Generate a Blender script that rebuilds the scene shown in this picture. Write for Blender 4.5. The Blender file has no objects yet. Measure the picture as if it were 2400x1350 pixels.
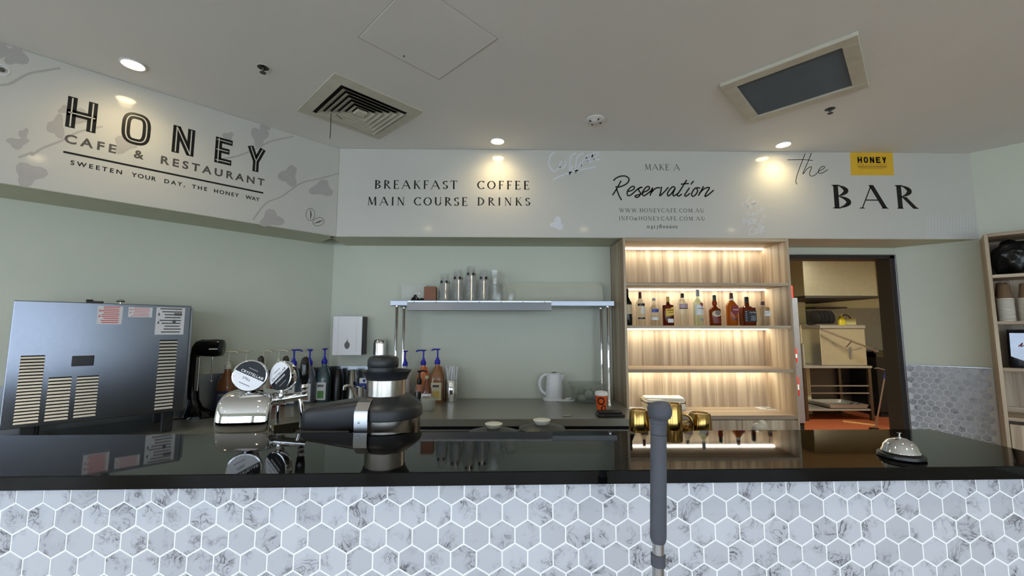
import bpy, bmesh, math, random
from mathutils import Vector, Matrix
random.seed(7)
sc = bpy.context.scene
COL = sc.collection
R = math.radians
# ---------------------------------------------------------------- camera
FPX = 980.0
CAM = Vector((0, 0, 1.5))
_psi, _pit, _rol = R(.8), math.atan(97 / FPX), math.atan(.0014)
_F = Vector((math.sin(_psi) * math.cos(_pit), math.cos(_psi) * math.cos(_pit), math.sin(_pit)))
_R0 = Vector((math.cos(_psi), -math.sin(_psi), 0)); _U0 = _R0.cross(_F)
_R = _R0 * math.cos(_rol) + _U0 * math.sin(_rol); _U = _R.cross(_F)
cd = bpy.data.cameras.new('camera'); cam = bpy.data.objects.new('camera', cd); COL.objects.link(cam)
cd.sensor_fit = 'HORIZONTAL'; cd.sensor_width = 36; cd.lens = FPX / 2400 * 36; cd.clip_start = .02; cd.clip_end = 200
cam.matrix_world = Matrix(((_R.x, _U.x, -_F.x, 0), (_R.y, _U.y, -_F.y, 0), (_R.z, _U.z, -_F.z, 1.5), (0, 0, 0, 1)))
sc.camera = cam
# ---------------------------------------------------------------- world, exposure
sc.view_settings.view_transform = 'Standard'; sc.view_settings.look = 'None'
sc.view_settings.gamma = 1; sc.view_settings.use_curve_mapping = False
sc.view_settings.exposure = 0.0
w = bpy.data.worlds.new('daylight'); sc.world = w; w.use_nodes = True
bg = w.node_tree.nodes['Background']; bg.inputs[0].default_value = (.70, .84, 1.0, 1); bg.inputs[1].default_value = 6.2
sc.cycles.max_bounces = 10; sc.cycles.diffuse_bounces = 5; sc.cycles.glossy_bounces = 5
sc.cycles.transmission_bounces = 10; sc.cycles.transparent_max_bounces = 48
sc.cycles.caustics_reflective = False; sc.cycles.caustics_refractive = False
sc.cycles.sample_clamp_indirect = 4.0; sc.cycles.use_denoising = True; sc.cycles.blur_glossy = .5
# window portals at the glazed front of the room, behind the viewer (they only guide the daylight)
WIN = [(-4.7, -1.8), (-1.6, 1.6), (1.8, 5.0)]; WSX, WS0, WS1 = -5.22, -4.3, -.7
WY, WZ0, WZ1 = -4.8, .08, 2.45
for x0, x1 in WIN:
    ld = bpy.data.lights.new('window_daylight', 'AREA'); ld.shape = 'RECTANGLE'; ld.size = x1 - x0; ld.size_y = WZ1 - WZ0
    ld.cycles.is_portal = True
    lo = bpy.data.objects.new('window_daylight', ld); COL.objects.link(lo)
    lo.location = ((x0 + x1) / 2, WY - .02, (WZ0 + WZ1) / 2); lo.rotation_euler = (R(90), 0, 0)
ld = bpy.data.lights.new('window_daylight', 'AREA'); ld.shape = 'RECTANGLE'; ld.size = WZ1 - WZ0; ld.size_y = WS1 - WS0; ld.cycles.is_portal = True
lo = bpy.data.objects.new('window_daylight', ld); COL.objects.link(lo); lo.location = (WSX - .02, (WS0 + WS1) / 2, (WZ0 + WZ1) / 2); lo.rotation_euler = (0, R(-90), 0)
# ---------------------------------------------------------------- helpers: pixels of the photograph to places in the room
def ray(px, py): return (px - 1200) / FPX * _R + (675 - py) / FPX * _U + _F
def PY(px, py, Y): d = ray(px, py); return CAM + d * (Y / d.y)
def PZ(px, py, Z): d = ray(px, py); return CAM + d * ((Z - 1.5) / d.z)
def PP(px, py, p, n): d = ray(px, py); n = Vector(n); return CAM + d * ((Vector(p) - CAM).dot(n) / d.dot(n))
def mpp(p): return (Vector(p) - CAM).dot(_F) / FPX          # metres for one pixel at that place
# ---------------------------------------------------------------- helpers: materials
def lin(c):
    return tuple(((v / 255) / 12.92 if v / 255 <= .04045 else ((v / 255 + .055) / 1.055) ** 2.4) for v in c) + (1,)
MATS = {}
def mat(name, rgb, rough=.5, metal=0., var=.06, scale=12., bump=0., emis=0., trans=0., ior=1.45, coat=0., stretch=(1, 1, 1), spec=.5, emrgb=None, alpha=1.):
    if name in MATS: return MATS[name]
    m = bpy.data.materials.new(name); m.use_nodes = True; nt = m.node_tree; N = nt.nodes; L = nt.links
    b = N['Principled BSDF']; col = lin(rgb)
    tc = N.new('ShaderNodeTexCoord'); mp = N.new('ShaderNodeMapping'); mp.inputs['Scale'].default_value = stretch
    nz = N.new('ShaderNodeTexNoise'); nz.inputs['Scale'].default_value = scale; nz.inputs['Detail'].default_value = 4
    L.new(tc.outputs['Object'], mp.inputs[0]); L.new(mp.outputs[0], nz.inputs[0])
    rp = N.new('ShaderNodeValToRGB'); L.new(nz.outputs[0], rp.inputs[0])
    rp.color_ramp.elements[0].position = .25; rp.color_ramp.elements[1].position = .75
    rp.color_ramp.elements[0].color = tuple(min(1, x * (1 - var)) for x in col[:3]) + (1,)
    rp.color_ramp.elements[1].color = tuple(min(1, x * (1 + var)) for x in col[:3]) + (1,)
    L.new(rp.outputs[0], b.inputs['Base Color'])
    b.inputs['Roughness'].default_value = rough; b.inputs['Metallic'].default_value = metal
    b.inputs['IOR'].default_value = ior; b.inputs['Specular IOR Level'].default_value = spec
    b.inputs['Transmission Weight'].default_value = trans; b.inputs['Coat Weight'].default_value = coat; b.inputs['Coat Roughness'].default_value = .05
    if emis: b.inputs['Emission Color'].default_value = lin(emrgb or rgb); b.inputs['Emission Strength'].default_value = emis
    if bump:
        bp = N.new('ShaderNodeBump'); bp.inputs['Strength'].default_value = bump; bp.inputs['Distance'].default_value = .003
        L.new(nz.outputs[0], bp.inputs['Height']); L.new(bp.outputs[0], b.inputs['Normal'])
    MATS[name] = m
    return m
def thin_glass(name, rgb, clear=.8, rough=.03, tint=(255, 255, 255)):
    """thin clear plastic or glass: lets light straight through and mirrors more towards its edges"""
    m = bpy.data.materials.new(name); m.use_nodes = True; nt = m.node_tree; N = nt.nodes; L = nt.links
    N.remove(N['Principled BSDF']); out = N['Material Output']
    tr = N.new('ShaderNodeBsdfTransparent'); tr.inputs[0].default_value = lin(tint)
    gl = N.new('ShaderNodeBsdfGlossy'); gl.inputs['Roughness'].default_value = rough; gl.inputs[0].default_value = (1, 1, 1, 1)
    df = N.new('ShaderNodeBsdfTranslucent'); df.inputs[0].default_value = lin(rgb)
    dd = N.new('ShaderNodeBsdfDiffuse'); dd.inputs[0].default_value = lin(rgb)
    nz = N.new('ShaderNodeTexNoise'); nz.inputs['Scale'].default_value = 30
    m0 = N.new('ShaderNodeMixShader'); L.new(nz.outputs[0], m0.inputs[0]); L.new(df.outputs[0], m0.inputs[1]); L.new(dd.outputs[0], m0.inputs[2])
    m1 = N.new('ShaderNodeMixShader'); m1.inputs[0].default_value = 1 - clear; L.new(tr.outputs[0], m1.inputs[1]); L.new(m0.outputs[0], m1.inputs[2])
    lw_ = N.new('ShaderNodeLayerWeight'); lw_.inputs[0].default_value = .5
    pw = N.new('ShaderNodeMath'); pw.operation = 'POWER'; pw.inputs[1].default_value = 3.; L.new(lw_.outputs['Facing'], pw.inputs[0])
    fr = N.new('ShaderNodeMath'); fr.operation = 'MULTIPLY_ADD'; fr.inputs[1].default_value = .5; fr.inputs[2].default_value = .035; L.new(pw.outputs[0], fr.inputs[0])
    m2 = N.new('ShaderNodeMixShader'); L.new(fr.outputs[0], m2.inputs[0]); L.new(m1.outputs[0], m2.inputs[1]); L.new(gl.outputs[0], m2.inputs[2])
    L.new(m2.outputs[0], out.inputs[0]); MATS[name] = m
    return m
def wood(name, axis, c0, c1, c2, sc_=1.):
    m = bpy.data.materials.new(name); m.use_nodes = True; nt = m.node_tree; N = nt.nodes; L = nt.links; b = N['Principled BSDF']
    tc = N.new('ShaderNodeTexCoord'); mp = N.new('ShaderNodeMapping'); L.new(tc.outputs['Object'], mp.inputs[0])
    s = [16 * sc_] * 3; s[axis] = .55 * sc_; mp.inputs['Scale'].default_value = s
    n1 = N.new('ShaderNodeTexNoise'); n1.inputs['Scale'].default_value = 1.0; n1.inputs['Detail'].default_value = 5; n1.inputs['Distortion'].default_value = .6
    L.new(mp.outputs[0], n1.inputs[0])
    mp2 = N.new('ShaderNodeMapping'); L.new(tc.outputs['Object'], mp2.inputs[0])
    s2 = [120 * sc_] * 3; s2[axis] = 2.5 * sc_; mp2.inputs['Scale'].default_value = s2
    n2 = N.new('ShaderNodeTexNoise'); n2.inputs['Detail'].default_value = 2; n2.inputs['Scale'].default_value = 1; L.new(mp2.outputs[0], n2.inputs[0])
    ad = N.new('ShaderNodeMath'); ad.operation = 'MULTIPLY_ADD'; L.new(n2.outputs[0], ad.inputs[0]); ad.inputs[1].default_value = .25; L.new(n1.outputs[0], ad.inputs[2])
    rp = N.new('ShaderNodeValToRGB'); L.new(ad.outputs[0], rp.inputs[0]); e = rp.color_ramp.elements
    e[0].position = .45; e[0].color = lin(c0); e[1].position = .82; e[1].color = lin(c2); k = e.new(.63); k.color = lin(c1)
    L.new(rp.outputs[0], b.inputs['Base Color']); b.inputs['Roughness'].default_value = .5
    bp = N.new('ShaderNodeBump'); bp.inputs['Strength'].default_value = .08; bp.inputs['Distance'].default_value = .002
    L.new(n2.outputs[0], bp.inputs['Height']); L.new(bp.outputs[0], b.inputs['Normal']); MATS[name] = m
    return m
def marble(name, base, vein, vs, rough=.25):
    m = bpy.data.materials.new(name); m.use_nodes = True; nt = m.node_tree; N = nt.nodes; L = nt.links; b = N['Principled BSDF']
    tc = N.new('ShaderNodeTexCoord'); oi = N.new('ShaderNodeObjectInfo')
    ml = N.new('ShaderNodeVectorMath'); ml.operation = 'MULTIPLY_ADD'
    cx = N.new('ShaderNodeCombineXYZ')
    for i, k in enumerate((91., 53., 37.)):
        t = N.new('ShaderNodeMath'); t.operation = 'MULTIPLY'; t.inputs[1].default_value = k; L.new(oi.outputs['Random'], t.inputs[0]); L.new(t.outputs[0], cx.inputs[i])
    L.new(tc.outputs['Object'], ml.inputs[0]); ml.inputs[1].default_value = (vs, vs, vs); L.new(cx.outputs[0], ml.inputs[2])
    n1 = N.new('ShaderNodeTexNoise'); n1.inputs['Scale'].default_value = 1.0; n1.inputs['Detail'].default_value = 6; n1.inputs['Distortion'].default_value = 1.6; n1.inputs['Roughness'].default_value = .6
    L.new(ml.outputs[0], n1.inputs[0])
    sb = N.new('ShaderNodeMath'); sb.operation = 'SUBTRACT'; L.new(n1.outputs[0], sb.inputs[0]); sb.inputs[1].default_value = .5
    ab = N.new('ShaderNodeMath'); ab.operation = 'ABSOLUTE'; L.new(sb.outputs[0], ab.inputs[0])
    r1 = N.new('ShaderNodeValToRGB'); L.new(ab.outputs[0], r1.inputs[0]); e = r1.color_ramp.elements
    e[0].position = 0; e[0].color = (1, 1, 1, 1); e[1].position = .052; e[1].color = (0, 0, 0, 1)
    n2 = N.new('ShaderNodeTexNoise'); n2.inputs['Scale'].default_value = .7; n2.inputs['Detail'].default_value = 3; L.new(ml.outputs[0], n2.inputs[0])
    r2 = N.new('ShaderNodeValToRGB'); L.new(n2.outputs[0], r2.inputs[0]); e = r2.color_ramp.elements
    e[0].position = .45; e[0].color = (0, 0, 0, 1); e[1].position = .68; e[1].color = (1, 1, 1, 1)
    mu = N.new('ShaderNodeMath'); mu.operation = 'MULTIPLY'; L.new(r1.outputs[0], mu.inputs[0]); L.new(r2.outputs[0], mu.inputs[1])
    ad = N.new('ShaderNodeMath'); ad.operation = 'MULTIPLY_ADD'; L.new(r2.outputs[0], ad.inputs[0]); ad.inputs[1].default_value = .17; L.new(mu.outputs[0], ad.inputs[2]); ad.use_clamp = True
    mx = N.new('ShaderNodeMix'); mx.data_type = 'RGBA'; L.new(ad.outputs[0], mx.inputs[0]); mx.inputs[6].default_value = lin(base); mx.inputs[7].default_value = lin(vein)
    hv = N.new('ShaderNodeHueSaturation'); L.new(mx.outputs[2], hv.inputs['Color'])
    mr = N.new('ShaderNodeMapRange'); L.new(oi.outputs['Random'], mr.inputs[0]); mr.inputs[3].default_value = .9; mr.inputs[4].default_value = 1.06; L.new(mr.outputs[0], hv.inputs['Value'])
    L.new(hv.outputs[0], b.inputs['Base Color']); b.inputs['Roughness'].default_value = rough; MATS[name] = m
    return m
# ---------------------------------------------------------------- helpers: meshes
def BM(): return bmesh.new()
def xf(bm, vs, M):
    if M is not None: bmesh.ops.transform(bm, matrix=M, verts=vs)
    return vs
def box(bm, lo, hi, bev=0., seg=1, M=None):
    r = bmesh.ops.create_cube(bm, size=1); vs = r['verts']
    for v in vs: v.co = Vector([lo[i] + (v.co[i] + .5) * (hi[i] - lo[i]) for i in range(3)])
    if bev > 0:
        es = list({e for v in vs for e in v.link_edges})
        rr = bmesh.ops.bevel(bm, geom=es, offset=bev, segments=seg, affect='EDGES', profile=.5)
        vs = list({v for f in rr['faces'] for v in f.verts} | {v for v in vs if v.is_valid})
    for f in {f for v in vs for f in v.link_faces}: f.material_index = 9      # marks flat-shaded faces
    return xf(bm, vs, M)
def rings(bm, rs, cap0=True, cap1=True, close=True, M=None):
    vv = [[bm.verts.new(p) for p in ring] for ring in rs]; n = len(vv[0])
    for a, b in zip(vv, vv[1:]):
        for i in range(n if close else n - 1):
            j = (i + 1) % n
            try: bm.faces.new((a[i], a[j], b[j], b[i]))
            except ValueError: pass
    if close and cap0: bm.faces.new(vv[0][::-1])
    if close and cap1: bm.faces.new(vv[-1])
    vs = [v for r in vv for v in r]
    return xf(bm, vs, M)
def lathe(bm, prof, c=(0, 0, 0), n=28, cap0=True, cap1=True, M=None):
    return rings(bm, [[(c[0] + max(r, 1e-5) * math.cos(2 * math.pi * i / n), c[1] + max(r, 1e-5) * math.sin(2 * math.pi * i / n), c[2] + z) for i in range(n)] for r, z in prof], cap0, cap1, True, M)
def sup(a, rx, ry, p):
    ca, sa = math.cos(a), math.sin(a)
    return (rx * math.copysign(abs(ca) ** (2 / p), ca), ry * math.copysign(abs(sa) ** (2 / p), sa))
def loft(bm, secs, n=32, cap0=True, cap1=True, M=None):
    """secs: (z, rx, ry, roundness power, cx, cy)"""
    rs = []
    for s in secs:
        z, rx, ry = s[:3]; p = s[3] if len(s) > 3 else 2; cx = s[4] if len(s) > 4 else 0; cy = s[5] if len(s) > 5 else 0
        ring = []
        for i in range(n):
            q = sup(2 * math.pi * (i + .5) / n, rx, ry, p); ring.append((cx + q[0], cy + q[1], z))
        rs.append(ring)
    return rings(bm, rs, cap0, cap1, True, M)
def patch(bm, z0, z1, rx, ry, p, a0, a1, n=12, M=None, off=.0012):
    """a label wrapped on the front of a lofted body; angles in degrees, -90 faces the viewer"""
    A = [R(a0 + (a1 - a0) * i / n) for i in range(n + 1)]
    rs = [[sup(a, rx + off, ry + off, p) + (z,) for a in A] for z in (z0, z1)]
    return rings(bm, rs, close=False, M=M)
def tube(bm, pts, r, n=10, M=None, cap=True):
    pts = [Vector(p) for p in pts]; rr = r if isinstance(r, (list, tuple)) else [r] * len(pts); rs = []; up = None
    for i, p in enumerate(pts):
        t = (pts[min(i + 1, len(pts) - 1)] - pts[max(i - 1, 0)]).normalized()
        if up is None:
            up = Vector((0, 0, 1)) if abs(t.z) < .9 else Vector((1, 0, 0))
        sx = t.cross(up).normalized(); up = sx.cross(t).normalized()
        rs.append([p + (sx * math.cos(2 * math.pi * k / n) + up * math.sin(2 * math.pi * k / n)) * rr[i] for k in range(n)])
    return rings(bm, rs, cap, cap, True, M)
def smooth(pts, k=6, closed=False):
    P = [Vector(p) for p in pts]; out = []; n = len(P)
    for i in range(n if closed else n - 1):
        g = (lambda j: P[j % n]) if closed else (lambda j: P[min(max(j, 0), n - 1)])
        a, b, c, d = g(i - 1), g(i), g(i + 1), g(i + 2)
        for s in range(k):
            t = s / k
            out.append(.5 * ((2 * b) + (c - a) * t + (2 * a - 5 * b + 4 * c - d) * t * t + (3 * b - a - 3 * c + d) * t ** 3))
    if not closed: out.append(P[-1])
    return out
def prism(bm, pts, d0, d1, M=None):
    """polygon in x,z pushed from y=d0 to y=d1"""
    return rings(bm, [[(x, d0, z) for x, z in pts], [(x, d1, z) for x, z in pts]], M=M)
def ribbon(bm, pts, wd, y=0.):
    """flat printed stroke in the x,z plane"""
    P = [Vector((p[0], p[1])) for p in pts]; a = []; b = []
    for i, p in enumerate(P):
        t = P[min(i + 1, len(P) - 1)] - P[max(i - 1, 0)]
        if t.length < 1e-9: t = Vector((1, 0))
        t.normalize(); h = (wd[i] if isinstance(wd, (list, tuple)) else wd) / 2; nn = Vector((-t.y, t.x)) * h
        a.append(bm.verts.new((p.x + nn.x, y, p.y + nn.y))); b.append(bm.verts.new((p.x - nn.x, y, p.y - nn.y)))
    for i in range(len(P) - 1): bm.faces.new((a[i], a[i + 1], b[i + 1], b[i]))
def flat(bm, pts, y=0.):
    bm.faces.new([bm.verts.new((x, y, z)) for x, z in pts])
def obj(name, bm, m, parent=None, sm=35, loc=None, rz=0.):
    bmesh.ops.recalc_face_normals(bm, faces=bm.faces[:])
    keep = [f.material_index != 9 for f in bm.faces]
    for f in bm.faces: f.material_index = 0
    me = bpy.data.meshes.new(name); bm.to_mesh(me); bm.free()
    if sm:
        for p in me.polygons: p.use_smooth = True
        me.set_sharp_from_angle(angle=R(max(sm, 46) if sm > 30 else sm))
        for p, k in zip(me.polygons, keep): p.use_smooth = k
    me.materials.append(m)
    return link(name, me, parent, loc, rz)
def link(name, me, parent=None, loc=None, rz=0.):
    o = bpy.data.objects.new(name, me); COL.objects.link(o); o.parent = parent
    if loc is not None: o.location = loc
    if rz: o.rotation_euler = (0, 0, rz)
    return o
def tag(o, label, cat, group=None):
    o['label'] = label; o['category'] = cat
    if group: o['group'] = group
    return o
def thing(name, label, cat, loc=(0, 0, 0), rz=0., group=None):
    o = bpy.data.objects.new(name, None); COL.objects.link(o); o.location = loc; o.rotation_euler = (0, 0, rz); o.empty_display_size = .05
    return tag(o, label, cat, group)
def struct(name, bm, m, parent=None, sm=35):
    o = obj(name, bm, m, parent, sm)
    if parent is None: o['kind'] = 'structure'
    return o
def T(x, y, z): return Matrix.Translation((x, y, z))
def RX(a): return Matrix.Rotation(R(a), 4, 'X')
def RY(a): return Matrix.Rotation(R(a), 4, 'Y')
def RZ(a): return Matrix.Rotation(R(a), 4, 'Z')
def copy_tree(o, parent=None, loc=None, rz=None):
    c = o.copy(); COL.objects.link(c); c.parent = parent
    if loc is not None: c.location = loc
    if rz is not None: c.rotation_euler = (0, 0, rz)
    for ch in list(o.children): copy_tree(ch, c)
    return c
# ---------------------------------------------------------------- materials
M_wall = mat('wall_paint', (201, 204, 189), .55, var=.02, scale=3, bump=.03)
M_ceil = mat('ceiling_paint', (228, 226, 224), .75, var=.02, scale=2)
M_under = mat('bulkhead_paint', (196, 197, 176), .6, var=.02)
M_banner = mat('banner_vinyl', (200, 198, 193), .09, var=.012, scale=5, bump=.02)
M_floor = mat('floor_tile', (160, 148, 130), .4, var=.1, scale=4)
M_black = mat('black_plastic', (16, 16, 17), .35, var=.1)
M_rubber = mat('black_rubber', (26, 26, 28), .6, var=.1)
M_stone = mat('black_stone', (6, 6, 7), .03, var=.3, scale=60, ior=1.3)
M_steel = mat('brushed_steel', (176, 178, 182), .28, 1., var=.06, scale=30, stretch=(1, 1, 25))
M_steelh = mat('steel_sheet', (140, 144, 151), .3, 1., var=.05, scale=3)
M_worktop = mat('worktop_steel', (150, 150, 143), .28, .5, var=.06, scale=20, stretch=(1, 20, 1))
M_chrome = mat('chrome', (225, 225, 226), .04, 1., var=.01)
M_gold = mat('gold_plate', (172, 138, 78), .14, 1., var=.03)
M_white = mat('white_plastic', (232, 232, 236), .3, var=.02)
M_paper = mat('paper', (236, 233, 220), .6, var=.03)
M_ink = mat('black_ink', (18, 17, 18), .3, var=.1)
M_inkg = mat('grey_ink', (84, 80, 78), .35, var=.08)
M_grout = mat('white_grout', (246, 247, 248), .7, var=.02)
M_woodv = wood('oak_upright', 2, (136, 115, 95), (172, 152, 128), (202, 186, 160))
M_woodh = wood('oak_flat', 0, (140, 119, 99), (172, 153, 130), (196, 180, 154))
M_marble = marble('bar_marble', (188, 191, 201), (88, 86, 92), 30.)
M_marble2 = marble('wall_marble', (166, 167, 174), (84, 84, 90), 30.)
M_dark = mat('dark_void', (14, 13, 12), .8, var=.1)
M_clear = thin_glass('clear_plastic', (225, 228, 230), .92)
M_glass = thin_glass('window_glass', (230, 240, 240), .99)
M_frost = thin_glass('frosted_plastic', (214, 218, 208), .42, .2)
M_led = mat('led_strip', (255, 244, 214), .4, emis=12, emrgb=(255, 246, 222))
M_lamp = mat('lamp_face', (255, 244, 214), .4, emis=30, emrgb=(255, 232, 180))
def col(name, rgb, rough=.45, **k): return mat(name, rgb, rough, **k)
S2 = 2 ** .5
CEIL, SOF, YW, YS = 2.92, 2.212, 3.55, 3.2
LX, RXW = -1.475, 3.38             # where the angled walls meet the back wall
# ---------------------------------------------------------------- the room
b = BM(); box(b, (-6, -4.9, -.1), (6.2, 3.67, 0)); struct('floor', b, M_floor)
b = BM(); box(b, (-6, -4.9, CEIL), (6.2, 3.67, CEIL + .1)); struct('ceiling', b, M_ceil)
b = BM(); box(b, (-2.2, YW, 0), (2.26, YW + .12, CEIL)); box(b, (2.26, YW, 2.145), (3.52, YW + .12, CEIL)); struct('wall_back', b, M_wall)
def angled(name, p, d, L, m=M_wall):
    """wall running from p along the unit direction d, its thickness away from the room"""
    b = BM(); n = Vector((d[1], -d[0], 0))
    if (CAM - Vector((p[0], p[1], 1.5))).dot(n) > 0: n = -n
    q = [Vector((p[0], p[1], 0)), Vector((p[0] + d[0] * L, p[1] + d[1] * L, 0))]
    ring = [q[0], q[1], q[1] + n * .12, q[0] + n * .12]
    rings(b, [[v + Vector((0, 0, z)) for v in ring] for z in (0, CEIL)]); return struct(name, b, m)
angled('wall_left', (LX, YW), (-1 / S2, -1 / S2), 5.3)
wall_right = angled('wall_right', (RXW, YW), (1 / S2, -1 / S2), 3.0)
b = BM(); box(b, (-5.35, -4.9, 0), (WSX, -.1, WZ0)); box(b, (-5.35, -4.9, WZ1), (WSX, -.1, CEIL)); box(b, (-5.35, -4.9, WZ0), (WSX, WS0, WZ1)); box(b, (-5.35, WS1, WZ0), (WSX, -.1, WZ1)); struct('wall_side_left', b, M_wall)
b = BM(); box(b, (5.5, -4.9, 0), (5.62, 1.5, CEIL)); struct('wall_side_right', b, M_wall)
b = BM(); box(b, (-5.3, WY - .1, 0), (5.6, WY, WZ0)); box(b, (-5.3, WY - .1, WZ1), (5.6, WY, CEIL))
for x0, x1 in ((-5.3, WIN[0][0]), (WIN[0][1], WIN[1][0]), (WIN[1][1], WIN[2][0]), (WIN[2][1], 5.6)): box(b, (x0, WY - .1, WZ0), (x1, WY, WZ1))
struct('wall_front', b, M_wall)
M_frame = mat('window_frame_paint', (60, 62, 66), .4)
for i, (x0, x1) in enumerate(WIN):
    b = BM(); box(b, (x0, WY - .07, WZ0), (x0 + .05, WY - .02, WZ1)); box(b, (x1 - .05, WY - .07, WZ0), (x1, WY - .02, WZ1))
    box(b, (x0, WY - .07, WZ0), (x1, WY - .02, WZ0 + .05)); box(b, (x0, WY - .07, WZ1 - .05), (x1, WY - .02, WZ1))
    xm = (x0 + x1) / 2; box(b, (xm - .025, WY - .07, WZ0), (xm + .025, WY - .02, WZ1))
    wo = struct('window_%d' % (i + 1), b, M_frame)
    for xa, xb in ((x0 + .05, xm - .025), (xm + .025, x1 - .05)):
        b = BM(); box(b, (xa, WY - .05, WZ0 + .05), (xb, WY - .044, WZ1 - .05)); obj('pane', b, M_glass, wo)
b = BM(); ym = (WS0 + WS1) / 2
for y0, y1 in ((WS0, WS0 + .05), (WS1 - .05, WS1), (ym - .025, ym + .025)): box(b, (WSX - .07, y0, WZ0), (WSX - .02, y1, WZ1))
for z0, z1 in ((WZ0, WZ0 + .05), (WZ1 - .05, WZ1)): box(b, (WSX - .07, WS0, z0), (WSX - .02, WS1, z1))
wo = struct('window_4', b, M_frame)
for ya, yb in ((WS0 + .05, ym - .025), (ym + .025, WS1 - .05)): b = BM(); box(b, (WSX - .05, ya, WZ0 + .05), (WSX - .044, yb, WZ1 - .05)); obj('pane', b, M_glass, wo)
b = BM(); box(b, (-30, -4.95, -.2), (-5.36, 10, -.1)); box(b, (-30, -40, -.2), (30, -4.95, -.1)); struct('ground', b, mat('pavement', (226, 224, 218), .8, var=.1, scale=2))
# bulkhead over the service area: back run and angled left run
JX = LX + (YW - YS) * math.tan(R(22.5))          # where the two bulkhead faces meet
JX = -1.32
b = BM(); box(b, (JX - .05, YS, SOF), (3.80, YW + .02, CEIL)); struct('wall_bulkhead_back', b, M_under)
b = BM(); n = Vector((-1 / S2, 1 / S2, 0)); p0 = Vector((JX, YS, 0)); p1 = p0 + Vector((-1, -1, 0)) * 2.6
ring = [p0, p1, p1 + n * .40, p0 + n * .40]
rings(b, [[v + Vector((0, 0, z)) for v in ring] for z in (SOF, CEIL)]); struct('wall_bulkhead_left', b, M_under)
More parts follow.
